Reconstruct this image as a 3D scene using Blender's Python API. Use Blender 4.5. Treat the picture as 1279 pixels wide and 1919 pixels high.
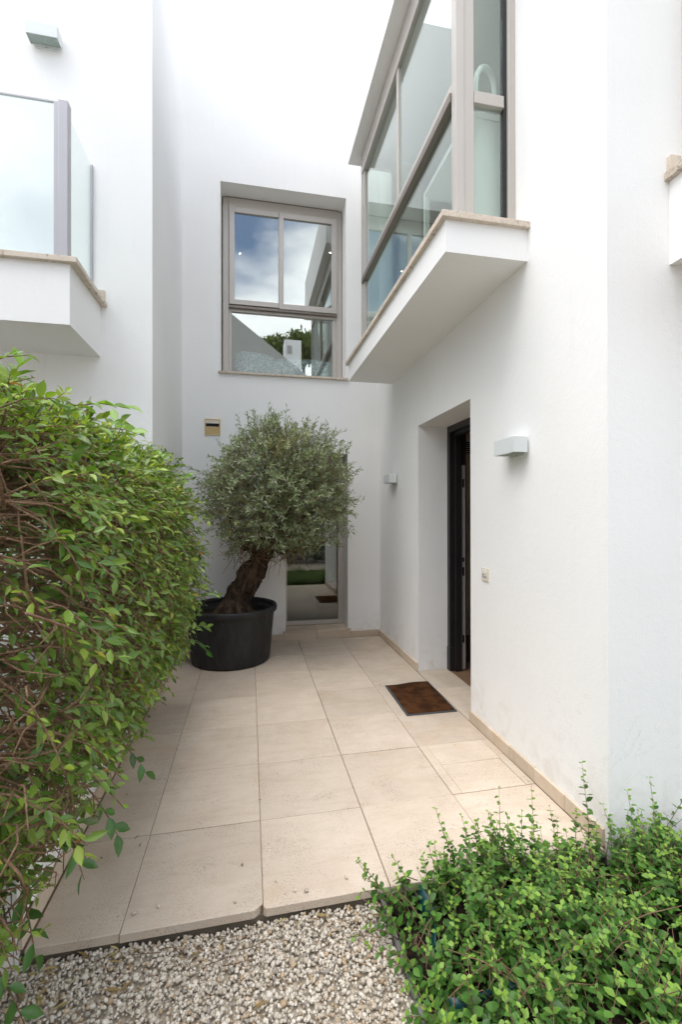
import bpy, bmesh, math, random
import numpy as np
from mathutils import Vector, Matrix

for o in list(bpy.data.objects):
    bpy.data.objects.remove(o)
SC = bpy.context.scene
COL = SC.collection
R = math.radians

# ------------------------------------------------------------------ camera
YAW, PITCH, ROLL = R(11.38792), R(0.148475), R(-0.08294)
cam_d = bpy.data.cameras.new('camera')
cam_d.sensor_fit = 'HORIZONTAL'
cam_d.sensor_width = 24.0
cam_d.lens = 846.19 / 1279 * 24
cam_d.clip_start = 0.05
cam_d.clip_end = 500
cam = bpy.data.objects.new('camera', cam_d)
COL.objects.link(cam)
_f = Vector((math.sin(YAW) * math.cos(PITCH), math.cos(YAW) * math.cos(PITCH), math.sin(PITCH)))
_r = Vector((math.cos(YAW), -math.sin(YAW), 0))
_u = _r.cross(_f)
_r2 = _r * math.cos(ROLL) + _u * math.sin(ROLL)
_u2 = _u * math.cos(ROLL) - _r * math.sin(ROLL)
CAM = Vector((-0.0464, -1.7178, 1.4797))
m = Matrix((_r2, _u2, -_f)).transposed().to_4x4()
m.translation = CAM
cam.matrix_world = m
SC.camera = cam

# ------------------------------------------------------------------ sky, sun, exposure
SUN_EL, SUN_AZ = R(72), R(258)        # azimuth measured clockwise from +Y
W = bpy.data.worlds.new('World')
SC.world = W
W.use_nodes = True
nt = W.node_tree
nt.nodes.clear()
wo = nt.nodes.new('ShaderNodeOutputWorld')
bg = nt.nodes.new('ShaderNodeBackground')
bg.inputs['Strength'].default_value = 0.1
sky = nt.nodes.new('ShaderNodeTexSky')
sky.sky_type = 'NISHITA'
sky.sun_disc = False
sky.sun_elevation = SUN_EL
sky.sun_rotation = SUN_AZ
tc = nt.nodes.new('ShaderNodeTexCoord')
mp = nt.nodes.new('ShaderNodeMapping')
mp.inputs['Scale'].default_value = (1, 1, 1.9)
nz = nt.nodes.new('ShaderNodeTexNoise')
nz.inputs['Scale'].default_value = 2.3
nz.inputs['Detail'].default_value = 7
nz.inputs['Roughness'].default_value = 0.55
nz.inputs['Distortion'].default_value = 0.25
cr = nt.nodes.new('ShaderNodeValToRGB')
cr.color_ramp.elements[0].position = 0.40
cr.color_ramp.elements[1].position = 0.56
nz2 = nt.nodes.new('ShaderNodeTexNoise')
nz2.inputs['Scale'].default_value = 4.0
nz2.inputs['Detail'].default_value = 5
cr2 = nt.nodes.new('ShaderNodeValToRGB')
cr2.color_ramp.elements[0].position = 0.3
cr2.color_ramp.elements[0].color = (9.3, 9.6, 10.1, 1)
cr2.color_ramp.elements[1].position = 0.7
cr2.color_ramp.elements[1].color = (13.6, 13.7, 13.8, 1)
mx = nt.nodes.new('ShaderNodeMixRGB')
nt.links.new(tc.outputs['Generated'], mp.inputs['Vector'])
nt.links.new(mp.outputs['Vector'], nz.inputs['Vector'])
nt.links.new(mp.outputs['Vector'], nz2.inputs['Vector'])
nt.links.new(nz.outputs['Fac'], cr.inputs['Fac'])
nt.links.new(nz2.outputs['Fac'], cr2.inputs['Fac'])
nt.links.new(cr.outputs['Color'], mx.inputs['Fac'])
nt.links.new(sky.outputs['Color'], mx.inputs['Color1'])
nt.links.new(cr2.outputs['Color'], mx.inputs['Color2'])
nt.links.new(mx.outputs['Color'], bg.inputs['Color'])
nt.links.new(bg.outputs['Background'], wo.inputs['Surface'])

sun_d = bpy.data.lights.new('sun', 'SUN')
sun_d.energy = 1.5
sun_d.angle = R(55)
sun_d.color = (1.0, 0.97, 0.93)
sun = bpy.data.objects.new('sun', sun_d)
COL.objects.link(sun)
sd = Vector((math.sin(SUN_AZ) * math.cos(SUN_EL), math.cos(SUN_AZ) * math.cos(SUN_EL), math.sin(SUN_EL)))
sun.rotation_euler = sd.to_track_quat('Z', 'Y').to_euler()
sun.location = sd * 30

SC.view_settings.view_transform = 'Standard'
SC.view_settings.look = 'None'
SC.view_settings.gamma = 1
SC.view_settings.use_curve_mapping = False
SC.view_settings.exposure = 1.3
SC.render.engine = 'CYCLES'
SC.cycles.max_bounces = 10
SC.cycles.diffuse_bounces = 8
SC.cycles.transparent_max_bounces = 16
SC.cycles.use_denoising = True

# ------------------------------------------------------------------ material helpers
class NT:
    def __init__(s, name):
        s.m = bpy.data.materials.new(name)
        s.m.use_nodes = True
        s.t = s.m.node_tree
        s.t.nodes.clear()
        s.out = s.t.nodes.new('ShaderNodeOutputMaterial')
    def n(s, typ, **kw):
        nd = s.t.nodes.new(typ)
        for k, v in kw.items():
            if k in nd.inputs:
                nd.inputs[k].default_value = v
            else:
                setattr(nd, k, v)
        return nd
    def l(s, a, b):
        s.t.links.new(a, b)
    def pos(s):
        return s.n('ShaderNodeNewGeometry').outputs['Position']
    def noise(s, vec, scale, detail=4, rough=0.55, dist=0.0):
        nd = s.n('ShaderNodeTexNoise', Scale=scale, Detail=detail, Roughness=rough, Distortion=dist)
        s.l(vec, nd.inputs['Vector'])
        return nd.outputs['Fac']
    def ramp(s, fac, *stops):
        nd = s.n('ShaderNodeValToRGB')
        e = nd.color_ramp.elements
        while len(e) < len(stops):
            e.new(0.5)
        for i, (p, c) in enumerate(stops):
            e[i].position = p
            e[i].color = (c, c, c, 1) if isinstance(c, (int, float)) else tuple(c) + (1,)
        s.l(fac, nd.inputs['Fac'])
        return nd.outputs['Color']
    def mix(s, fac, a, b, blend='MIX'):
        nd = s.n('ShaderNodeMixRGB', blend_type=blend)
        for sock, v in (('Fac', fac), ('Color1', a), ('Color2', b)):
            if isinstance(v, (int, float)):
                nd.inputs[sock].default_value = v if sock == 'Fac' else (v, v, v, 1)
            elif isinstance(v, tuple):
                nd.inputs[sock].default_value = v + (1,)
            else:
                s.l(v, nd.inputs[sock])
        return nd.outputs['Color']
    def math(s, op, a, b=0.0):
        nd = s.n('ShaderNodeMath', operation=op)
        for i, v in enumerate((a, b)):
            if isinstance(v, (int, float)):
                nd.inputs[i].default_value = v
            else:
                s.l(v, nd.inputs[i])
        return nd.outputs[0]
    def bsdf(s, color=None, rough=0.6, metal=0.0, spec=0.5, bump=None, bs=0.3, bd=0.01):
        p = s.n('ShaderNodeBsdfPrincipled')
        p.inputs['Metallic'].default_value = metal
        p.inputs['Specular IOR Level'].default_value = spec
        if isinstance(rough, (int, float)):
            p.inputs['Roughness'].default_value = rough
        else:
            s.l(rough, p.inputs['Roughness'])
        if isinstance(color, tuple):
            p.inputs['Base Color'].default_value = color + (1,)
        elif color is not None:
            s.l(color, p.inputs['Base Color'])
        if bump is not None:
            b = s.n('ShaderNodeBump', Strength=bs, Distance=bd)
            s.l(bump, b.inputs['Height'])
            s.l(b.outputs['Normal'], p.inputs['Normal'])
        s.l(p.outputs['BSDF'], s.out.inputs['Surface'])
        return p

def simple(name, color, rough=0.5, metal=0.0, spec=0.5, var=0.06, scale=20, bump=0.0):
    t = NT(name)
    nzz = t.noise(t.pos(), scale)
    c = t.mix(nzz, tuple(max(0, x * (1 - var)) for x in color), tuple(min(1, x * (1 + var)) for x in color))
    rr = t.ramp(t.noise(t.pos(), scale * 2.7), (0.3, max(0, rough - 0.06)), (0.7, min(1, rough + 0.06)))
    t.bsdf(c, rr, metal, spec, nzz if bump else None, bump, 0.004)
    return t.m

def stucco(name, base):
    t = NT(name)
    p = t.pos()
    sx = t.n('ShaderNodeSeparateXYZ')
    t.l(p, sx.inputs[0])
    z = sx.outputs['Z']
    fine = t.noise(p, 150, 3, 0.6)
    mid = t.noise(p, 28, 4, 0.6)
    big = t.noise(p, 1.3, 4, 0.5)
    col = t.mix(t.ramp(big, (0.3, 0.0), (0.7, 1.0)), tuple(x * 0.965 for x in base), base)
    # faint rain streaks, long in Z
    mpp = t.n('ShaderNodeMapping')
    mpp.inputs['Scale'].default_value = (1, 1, 0.06)
    t.l(p, mpp.inputs['Vector'])
    st = t.ramp(t.noise(mpp.outputs[0], 16, 5, 0.65), (0.57, 0.0), (0.80, 0.11))
    col = t.mix(st, col, (0.60, 0.57, 0.51))
    # splash dirt: blotches that grow denser in the bottom 25 cm
    low = t.math('MULTIPLY', t.math('SUBTRACT', 0.34, z), 3.2)
    low = t.n('ShaderNodeClamp')
    t.l(t.math('MULTIPLY', t.math('SUBTRACT', 0.40, z), 2.4), low.inputs[0])
    dm = t.math('MULTIPLY', low.outputs[0], t.ramp(t.noise(p, 9, 6, 0.65, 0.6), (0.46, 0.0), (0.78, 0.6)))
    col = t.mix(dm, col, (0.50, 0.41, 0.30))
    sp = t.ramp(t.noise(p, 60, 3, 0.7), (0.70, 0.0), (0.76, 1.0))
    col = t.mix(t.math('MULTIPLY', sp, t.math('MULTIPLY', low.outputs[0], 0.5)), col, (0.2, 0.17, 0.13))
    ck = t.ramp(t.math('ABSOLUTE', t.math('SUBTRACT', t.noise(p, 1.7, 7, 0.7, 0.9), 0.5)), (0.0, 1.0), (0.0022, 0.0))
    ckm = t.ramp(t.noise(p, 1.1, 2), (0.58, 0.0), (0.66, 0.28))
    col = t.mix(t.math('MULTIPLY', ck, ckm), col, (0.42, 0.39, 0.35))
    h = t.math('ADD', t.math('MULTIPLY', fine, 0.55), t.math('MULTIPLY', mid, 0.6))
    t.bsdf(col, 0.85, 0, 0.25, h, 0.32, 0.006)
    return t.m

def limestone(name, c1, c2, pits=1.0, mildew=0.0):
    t = NT(name)
    oi = t.n('ShaderNodeObjectInfo')
    p0 = t.pos()
    va = t.n('ShaderNodeVectorMath', operation='ADD')
    t.l(p0, va.inputs[0])
    cx = t.n('ShaderNodeCombineXYZ')
    t.l(t.math('MULTIPLY', oi.outputs['Random'], 37.0), cx.inputs[0])
    t.l(t.math('MULTIPLY', oi.outputs['Random'], 91.0), cx.inputs[1])
    t.l(cx.outputs[0], va.inputs[1])
    p = va.outputs[0]
    big = t.noise(p, 3.0, 5, 0.6, 0.8)
    col = t.mix(t.ramp(big, (0.3, 0.0), (0.72, 1.0)), c1, c2)
    # sedimentary bands
    mpp = t.n('ShaderNodeMapping')
    mpp.inputs['Scale'].default_value = (1.0, 5.0, 1.0)
    t.l(p, mpp.inputs['Vector'])
    band = t.ramp(t.noise(mpp.outputs[0], 4, 5, 0.6, 0.5), (0.48, 0.0), (0.75, 0.42))
    col = t.mix(band, col, tuple(x * 0.86 * y for x, y in zip(c1, (1.0, 0.93, 0.84))))
    # ochre stains
    stn = t.ramp(t.noise(p, 2.1, 6, 0.65, 1.2), (0.56, 0.0), (0.78, 0.5))
    col = t.mix(stn, col, (0.47, 0.31, 0.17))
    # per slab tone
    tone = t.math('ADD', 0.89, t.math('MULTIPLY', oi.outputs['Random'], 0.18))
    col = t.mix(1.0, col, tone, 'MULTIPLY')
    # pits in patches
    patch = t.ramp(t.noise(p, 5.0, 4, 0.6), (0.40, 0.10), (0.62, 1.25))
    pit = t.ramp(t.noise(p, 190, 2, 0.5), (0.585, 0.0), (0.64, 1.0))
    pit2 = t.ramp(t.noise(p, 75, 3, 0.55), (0.65, 0.0), (0.69, 1.0))
    pm = t.math('MULTIPLY', t.math('MAXIMUM', pit, pit2), t.math('MULTIPLY', patch, 0.6 * pits))
    col = t.mix(pm, col, (0.20, 0.155, 0.11))
    # grey dirt blotches and mildew
    gd = t.ramp(t.noise(p, 7.5, 6, 0.7, 0.7), (0.55, 0.0), (0.74, 0.20))
    col = t.mix(gd, col, (0.33, 0.28, 0.225))
    if mildew:
        md = t.ramp(t.noise(p, 42, 5, 0.7, 0.3), (0.52, 0.0), (0.66, mildew))
        mk = t.ramp(t.noise(p, 6, 3), (0.40, 0.0), (0.60, 1.0))
        col = t.mix(t.math('MULTIPLY', md, mk), col, (0.07, 0.055, 0.045))
    # a few dark cracks / veins
    vn = t.noise(p, 5.5, 6, 0.7, 1.5)
    vein = t.ramp(t.math('ABSOLUTE', t.math('SUBTRACT', vn, 0.5)), (0.0, 1.0), (0.006, 0.0))
    vmask = t.ramp(t.noise(p, 4.0, 2), (0.60, 0.0), (0.66, 0.8))
    col = t.mix(t.math('MULTIPLY', vein, vmask), col, (0.16, 0.12, 0.09))
    h = t.math('SUBTRACT', t.math('MULTIPLY', t.noise(p, 90, 4), 0.35), t.math('MULTIPLY', pm, 0.8))
    rough = t.ramp(big, (0.3, 0.62), (0.7, 0.5))
    t.bsdf(col, rough, 0, 0.4, h, 0.35, 0.003)
    return t.m

def leaf_mat(name, trans=0.35, rough=0.38, spec=0.5):
    t = NT(name)
    at = t.n('ShaderNodeAttribute', attribute_name='tint')
    oi = t.n('ShaderNodeObjectInfo')
    p = t.pos()
    c = t.mix(t.ramp(t.noise(p, 55, 3), (0.35, 0.0), (0.7, 0.22)), at.outputs['Color'], (0.17, 0.23, 0.05))
    pr = t.n('ShaderNodeBsdfPrincipled')
    pr.inputs['Roughness'].default_value = rough
    pr.inputs['Specular IOR Level'].default_value = spec
    t.l(c, pr.inputs['Base Color'])
    tr = t.n('ShaderNodeBsdfTranslucent')
    c2 = t.mix(1.0, c, (1.25, 1.35, 0.6), 'MULTIPLY')
    t.l(c2, tr.inputs['Color'])
    ms = t.n('ShaderNodeMixShader')
    ms.inputs[0].default_value = trans
    t.l(pr.outputs[0], ms.inputs[1])
    t.l(tr.outputs[0], ms.inputs[2])
    t.l(ms.outputs[0], t.out.inputs['Surface'])
    return t.m

def glass_mat(name, tint, f0=0.09, rough=0.0):
    """thin pane: tinted clear glass with a Schlick reflection, the same from both sides"""
    t = NT(name)
    lw = t.n('ShaderNodeLayerWeight', Blend=0.5)
    p5 = t.math('POWER', lw.outputs['Facing'], 5.0)
    fac = t.math('ADD', f0, t.math('MULTIPLY', p5, 1.0 - f0))
    tr = t.n('ShaderNodeBsdfTransparent')
    tr.inputs['Color'].default_value = tint + (1,)
    gl = t.n('ShaderNodeBsdfGlossy', Roughness=rough)
    gl.inputs['Color'].default_value = (0.96, 0.98, 0.97, 1)
    ms = t.n('ShaderNodeMixShader')
    t.l(fac, ms.inputs[0])
    t.l(tr.outputs[0], ms.inputs[1])
    t.l(gl.outputs[0], ms.inputs[2])
    t.l(ms.outputs[0], t.out.inputs['Surface'])
    return t.m

def bark_mat(name, dark, light, scale=14):
    t = NT(name)
    tc_ = t.n('ShaderNodeTexCoord')
    mpp = t.n('ShaderNodeMapping')
    mpp.inputs['Scale'].default_value = (1, 1, 0.35)
    t.l(tc_.outputs['Object'], mpp.inputs['Vector'])
    a = t.noise(mpp.outputs[0], scale, 8, 0.68, 1.2)
    b = t.noise(mpp.outputs[0], scale * 5, 5, 0.7, 0.4)
    c = t.mix(t.ramp(a, (0.34, 0.0), (0.66, 1.0)), dark, light)
    c = t.mix(t.ramp(b, (0.4, 0.0), (0.75, 0.5)), c, tuple(x * 0.4 for x in dark))
    h = t.math('ADD', a, t.math('MULTIPLY', b, 0.5))
    t.bsdf(c, 0.9, 0, 0.2, h, 1.0, 0.03)
    return t.m

M = {}
M['wall'] = stucco('white_stucco', (0.86, 0.857, 0.852))
M['wall2'] = stucco('white_stucco_neighbour', (0.86, 0.86, 0.86))
M['tile'] = limestone('limestone_paving', (0.53, 0.438, 0.348), (0.61, 0.52, 0.428))
M['skirt'] = limestone('limestone_skirting', (0.58, 0.47, 0.36), (0.66, 0.56, 0.45), 0.5)
M['sill'] = limestone('limestone_sill', (0.60, 0.51, 0.42), (0.70, 0.62, 0.53), 0.8, 0.75)
M['alu'] = simple('taupe_aluminium', (0.50, 0.465, 0.43), 0.42, 0.25, 0.5, 0.04, 9)
M['alu_dark'] = simple('dark_taupe_aluminium', (0.20, 0.17, 0.145), 0.4, 0.3, 0.5, 0.06, 9)
M['gasket'] = simple('black_gasket', (0.012, 0.012, 0.013), 0.6)
M['steel'] = simple('brushed_steel', (0.40, 0.39, 0.40), 0.38, 0.6, 0.5, 0.04, 6)
M['greysteel'] = simple('grey_strike_steel', (0.50, 0.50, 0.51), 0.4, 0.3)
M['glass'] = glass_mat('window_glass', (0.90, 0.95, 0.935), 0.21)
M['glass_b'] = glass_mat('bay_glass', (0.90, 0.955, 0.93), 0.12)
M['glass_d'] = glass_mat('door_glass', (0.72, 0.76, 0.74), 0.10)
M['bglass'] = glass_mat('balcony_glass', (0.935, 0.967, 0.962), 0.05)
M['lamp'] = simple('lamp_paint', (0.66, 0.70, 0.70), 0.4, 0.0, 0.5, 0.02, 30)
M['lampglass'] = simple('frosted_lamp_glass', (0.30, 0.37, 0.34), 0.25, 0.0, 0.6, 0.15, 18)
M['doorblk'] = simple('black_door_paint', (0.018, 0.016, 0.017), 0.35, 0.0, 0.5, 0.2, 12)
M['pot'] = simple('black_plastic', (0.010, 0.0105, 0.0125), 0.5, 0.0, 0.5, 0.35, 14, 0.15)
M['letter'] = simple('yellowed_brass_plate', (0.60, 0.45, 0.22), 0.45, 0.1, 0.5, 0.14, 40)
M['dark'] = simple('dark_void', (0.008, 0.006, 0.005), 0.8)
M['plate'] = simple('cream_plastic', (0.72, 0.66, 0.55), 0.45, 0, 0.5, 0.05, 60)
M['mortar'] = simple('joint_mortar', (0.21, 0.155, 0.105), 0.95, 0, 0.1, 0.45, 30, 0.3)
M['concrete'] = simple('old_concrete', (0.12, 0.10, 0.075), 0.95, 0, 0.1, 0.45, 14, 0.6)
M['room'] = simple('room_paint', (0.74, 0.73, 0.71), 0.8, 0, 0.2, 0.02, 3)
M['hall'] = simple('hall_paint', (0.78, 0.70, 0.60), 0.8, 0, 0.2, 0.03, 3)
M['woodfloor'] = simple('oak_floor', (0.20, 0.12, 0.07), 0.45, 0, 0.4, 0.3, 9)
M['whitelac'] = simple('white_lacquer', (0.78, 0.79, 0.78), 0.35, 0, 0.5, 0.02, 6)
M['olive_bark'] = bark_mat('olive_bark', (0.020, 0.013, 0.009), (0.165, 0.108, 0.07), 11)
M['bark'] = bark_mat('twig_bark', (0.25, 0.145, 0.085), (0.50, 0.33, 0.21), 30)
M['leaf'] = leaf_mat('hedge_leaf', 0.34, 0.33)
M['shrubleaf'] = leaf_mat('shrub_leaf', 0.36, 0.42, 0.35)
M['oliveleaf'] = leaf_mat('olive_leaf', 0.16, 0.5, 0.4)
M['farleaf'] = leaf_mat('far_leaf', 0.25, 0.6, 0.2)
M['soil'] = bark_mat('dark_soil', (0.012, 0.008, 0.005), (0.065, 0.045, 0.03), 30)
M['ground'] = simple('pale_ground', (0.30, 0.26, 0.21), 0.95, 0, 0.1, 0.3, 2.0, 0.4)
M['gravelbase'] = simple('gravel_bed', (0.43, 0.37, 0.29), 0.95, 0, 0.1, 0.5, 30, 0.8)
M['edging'] = simple('grey_edging', (0.16, 0.15, 0.14), 0.8, 0, 0.2, 0.35, 16, 0.3)
M['teal'] = simple('teal_plastic', (0.003, 0.045, 0.048), 0.4, 0, 0.5, 0.5, 18)
M['roofgrey'] = simple('grey_render', (0.42, 0.42, 0.41), 0.85, 0, 0.2, 0.06, 1)

def mat_gravel():
    t = NT('marble_gravel')
    at = t.n('ShaderNodeAttribute', attribute_name='tint')
    c = t.mix(t.ramp(t.noise(t.pos(), 130, 4), (0.4, 0.0), (0.75, 0.35)), at.outputs['Color'], (0.36, 0.28, 0.2))
    t.bsdf(c, 0.75, 0, 0.3)
    return t.m
M['gravel'] = mat_gravel()

def mat_mat():
    t = NT('coir_mat')
    p = t.pos()
    c = t.mix(t.ramp(t.noise(p, 420, 3, 0.7), (0.35, 0.0), (0.65, 1.0)), (0.035, 0.014, 0.006), (0.15, 0.066, 0.026))
    c = t.mix(t.ramp(t.noise(p, 9, 4, 0.6), (0.42, 0.0), (0.62, 0.8)), c, (0.032, 0.014, 0.008))
    c = t.mix(t.ramp(t.noise(p, 150, 2, 0.5), (0.74, 0.0), (0.78, 1.0)), c, (0.33, 0.25, 0.17))
    t.bsdf(c, 1.0, 0, 0.05, t.noise(p, 420, 3, 0.7), 0.9, 0.006)
    return t.m
M['coir'] = mat_mat()
M['rubber'] = simple('grey_rubber', (0.06, 0.062, 0.066), 0.7, 0, 0.3, 0.2, 40, 0.2)

def mat_pot():
    t = NT('scuffed_black_plastic')
    p = t.pos()
    mpp = t.n('ShaderNodeMapping')
    mpp.inputs['Scale'].default_value = (1, 1, 0.25)
    t.l(p, mpp.inputs['Vector'])
    c = t.mix(t.ramp(t.noise(mpp.outputs[0], 13, 6, 0.65), (0.45, 0.0), (0.8, 0.55)), (0.010, 0.0105, 0.0125), (0.05, 0.047, 0.043))
    c = t.mix(t.ramp(t.noise(p, 34, 3, 0.6), (0.70, 0.0), (0.74, 0.55)), c, (0.16, 0.155, 0.15))
    rg = t.ramp(t.noise(mpp.outputs[0], 20, 4), (0.3, 0.42), (0.7, 0.62))
    t.bsdf(c, rg, 0, 0.45, t.noise(mpp.outputs[0], 40, 3), 0.12, 0.003)
    return t.m
M['pot'] = mat_pot()

def mat_fabric():
    t = NT('blue_floral_fabric')
    p = t.pos()
    a = t.noise(p, 17, 5, 0.6, 2.2)
    f = t.ramp(a, (0.47, 0.0), (0.50, 1.0), (0.56, 1.0), (0.60, 0.0))
    c = t.mix(f, (0.80, 0.82, 0.82), (0.22, 0.34, 0.44))
    b = t.ramp(t.noise(p, 30, 3, 0.5, 1.0), (0.60, 0.0), (0.64, 1.0))
    c = t.mix(b, c, (0.30, 0.40, 0.36))
    t.bsdf(c, 0.9, 0, 0.1)
    return t.m
M['fabric'] = mat_fabric()
def mat_emit(name, c, s):
    t = NT(name)
    e = t.n('ShaderNodeEmission', Strength=s)
    e.inputs['Color'].default_value = c + (1,)
    t.l(e.outputs[0], t.out.inputs['Surface'])
    return t.m
M['led'] = mat_emit('downlight_glow', (1.0, 0.86, 0.66), 8)

# ------------------------------------------------------------------ object helpers
def link(name, me, mat=None, parent=None, smooth=False):
    if mat is not None and not me.materials:
        me.materials.append(mat)
    o = bpy.data.objects.new(name, me)
    COL.objects.link(o)
    if parent is not None:
        o.parent = parent
        o.matrix_parent_inverse = parent.matrix_world.inverted() if False else Matrix.Translation(-Vector(WL(parent)))
    if smooth:
        me.polygons.foreach_set('use_smooth', [True] * len(me.polygons))
    return o

def WL(o):
    v = Vector(o.location)
    return v if o.parent is None else v  # parts keep world coordinates: parents never rotate

def empty(name, loc):
    o = bpy.data.objects.new(name, None)
    o.location = loc
    o.empty_display_size = 0.1
    COL.objects.link(o)
    return o

def tag(o, label=None, cat=None, group=None, kind=None):
    if label: o['label'] = label
    if cat: o['category'] = cat
    if group: o['group'] = group
    if kind: o['kind'] = kind
    return o

def me_from_bm(bm, name):
    me = bpy.data.meshes.new(name)
    bm.normal_update()
    bm.to_mesh(me)
    bm.free()
    return me

def bm_box(bm, x0, x1, y0, y1, z0, z1):
    vs = [bm.verts.new(c) for c in ((x0, y0, z0), (x1, y0, z0), (x1, y1, z0), (x0, y1, z0),
                                    (x0, y0, z1), (x1, y0, z1), (x1, y1, z1), (x0, y1, z1))]
    for f in ((0, 3, 2, 1), (4, 5, 6, 7), (0, 1, 5, 4), (1, 2, 6, 5), (2, 3, 7, 6), (3, 0, 4, 7)):
        bm.faces.new([vs[i] for i in f])

def boxes(name, lst, mat, parent=None, bevel=0.0, seg=2):
    bm = bmesh.new()
    for b in lst:
        bm_box(bm, *b)
    if bevel > 0:
        bmesh.ops.bevel(bm, geom=list(bm.edges), offset=bevel, segments=seg, affect='EDGES', profile=0.6)
    return link(name, me_from_bm(bm, name), mat, parent)

def boxes_each(name, lst, mat, parent=None, bevel=0.0):
    for b in lst:
        boxes(name, [b], mat, parent, bevel)

def box(name, x0, x1, y0, y1, z0, z1, mat, parent=None, bevel=0.0):
    return boxes(name, [(x0, x1, y0, y1, z0, z1)], mat, parent, bevel)

def wall_grid(name, axis, t0, t1, us, vs, holes, mat, parent=None):
    """A wall slab: axis 'X' (faces +-X, u=Y) or 'Y' (faces +-Y, u=X), v=Z; holes = (u0,u1,v0,v1)."""
    us = sorted(set(us + [h[0] for h in holes] + [h[1] for h in holes]))
    vs = sorted(set(vs + [h[2] for h in holes] + [h[3] for h in holes]))
    solid = {}
    for i in range(len(us) - 1):
        for j in range(len(vs) - 1):
            cu, cv = (us[i] + us[i + 1]) / 2, (vs[j] + vs[j + 1]) / 2
            solid[i, j] = not any(h[0] < cu < h[1] and h[2] < cv < h[3] for h in holes)
    bm = bmesh.new()
    cache = {}
    def V(i, j, k):
        key = (i, j, k)
        if key not in cache:
            t = (t0, t1)[k]
            cache[key] = bm.verts.new((t, us[i], vs[j]) if axis == 'X' else (us[i], t, vs[j]))
        return cache[key]
    for (i, j), s in solid.items():
        if not s: continue
        bm.faces.new([V(i, j, 0), V(i + 1, j, 0), V(i + 1, j + 1, 0), V(i, j + 1, 0)])
        bm.faces.new([V(i, j, 1), V(i, j + 1, 1), V(i + 1, j + 1, 1), V(i + 1, j, 1)])
        for di, dj, a, b in ((-1, 0, (i, j), (i, j + 1)), (1, 0, (i + 1, j), (i + 1, j + 1)),
                             (0, -1, (i, j), (i + 1, j)), (0, 1, (i, j + 1), (i + 1, j + 1))):
            if not solid.get((i + di, j + dj), False):
                bm.faces.new([V(a[0], a[1], 0), V(b[0], b[1], 0), V(b[0], b[1], 1), V(a[0], a[1], 1)])
    bmesh.ops.recalc_face_normals(bm, faces=list(bm.faces))
    return link(name, me_from_bm(bm, name), mat, parent)

def room_shell(name, x0, x1, y0, y1, z0, z1, mat, parent, skip=()):
    bm = bmesh.new()
    c = [(x0, y0, z0), (x1, y0, z0), (x1, y1, z0), (x0, y1, z0), (x0, y0, z1), (x1, y0, z1), (x1, y1, z1), (x0, y1, z1)]
    vs = [bm.verts.new(p) for p in c]
    F = {'floor': (0, 1, 2, 3), 'ceil': (4, 7, 6, 5), 'y0': (0, 4, 5, 1), 'x1': (1, 5, 6, 2), 'y1': (2, 6, 7, 3), 'x0': (3, 7, 4, 0)}
    for k, f in F.items():
        if k not in skip:
            bm.faces.new([vs[i] for i in f])
    return link(name, me_from_bm(bm, name), mat, parent)

def frame_rect(name, axis, t0, t1, u0, u1, v0, v1, w, mat, parent, bevel=0.003):
    """rectangular frame profile; w = (left, right, bottom, top)"""
    l, r, b, t = w
    L = []
    def bx(ua, ub, va, vb):
        L.append((t0, t1, ua, ub, va, vb) if axis == 'X' else (ua, ub, t0, t1, va, vb))
    bx(u0, u0 + l, v0, v1)
    bx(u1 - r, u1, v0, v1)
    bx(u0 + l + .0005, u1 - r - .0005, v0, v0 + b)
    bx(u0 + l + .0005, u1 - r - .0005, v1 - t, v1)
    return boxes(name, L, mat, parent, bevel)

def tube_arrays(paths, sides=5):
    """paths: list of (points Nx3, radii N). Returns verts, faces"""
    Vs, Fs = [], []
    base = 0
    for pts, rad in paths:
        pts = np.asarray(pts, float)
        n = len(pts)
        d = np.gradient(pts, axis=0)
        d /= np.linalg.norm(d, axis=1)[:, None] + 1e-9
        ref = np.array([0.31, 0.52, 0.79]) if abs(d[0][2]) < 0.9 else np.array([1, 0.2, 0])
        a = np.cross(d, ref)
        a /= np.linalg.norm(a, axis=1)[:, None] + 1e-9
        b = np.cross(d, a)
        ang = np.arange(sides) * 2 * math.pi / sides
        ring = pts[:, None, :] + np.asarray(rad)[:, None, None] * (np.cos(ang)[None, :, None] * a[:, None, :] + np.sin(ang)[None, :, None] * b[:, None, :])
        Vs.append(ring.reshape(-1, 3))
        for i in range(n - 1):
            for k in range(sides):
                k2 = (k + 1) % sides
                Fs.append((base + i * sides + k, base + i * sides + k2, base + (i + 1) * sides + k2, base + (i + 1) * sides + k))
        Fs.append(tuple(base + (n - 1) * sides + k for k in range(sides)))
        Fs.append(tuple(base + k for k in reversed(range(sides))))
        base += n * sides
    return np.concatenate(Vs), Fs

def tube_mesh(name, paths, sides=5):
    v, f = tube_arrays(paths, sides)
    me = bpy.data.meshes.new(name)
    me.from_pydata(v.tolist(), [], f)
    me.polygons.foreach_set('use_smooth', [True] * len(me.polygons))
    return me

# leaf template: t along the length, s across, k lift
LT = np.array([(0, 0, 0), (.16, 0, 0), (.15, -.27, .06), (.15, .27, .06), (.42, 0, .0), (.40, -.50, .10), (.40, .50, .10), (1, 0, 0), (.70, 0, 0), (.69, -.36, .08), (.69, .36, .08), (.88, -.13, .03), (.88, .13, .03)])
LF = [(0, 2, 1), (0, 1, 3), (2, 5, 4, 1), (1, 4, 6, 3), (5, 9, 8, 4), (4, 8, 10, 6), (9, 11, 8), (11, 7, 8), (8, 7, 12), (8, 12, 10)]
OT = np.array([(0, 0, 0), (.35, -.5, .05), (.35, .5, .05), (.72, -.36, .04), (.72, .36, .04), (1, 0, 0)])
OF = [(0, 1, 2), (1, 3, 4, 2), (3, 5, 4)]

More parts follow.
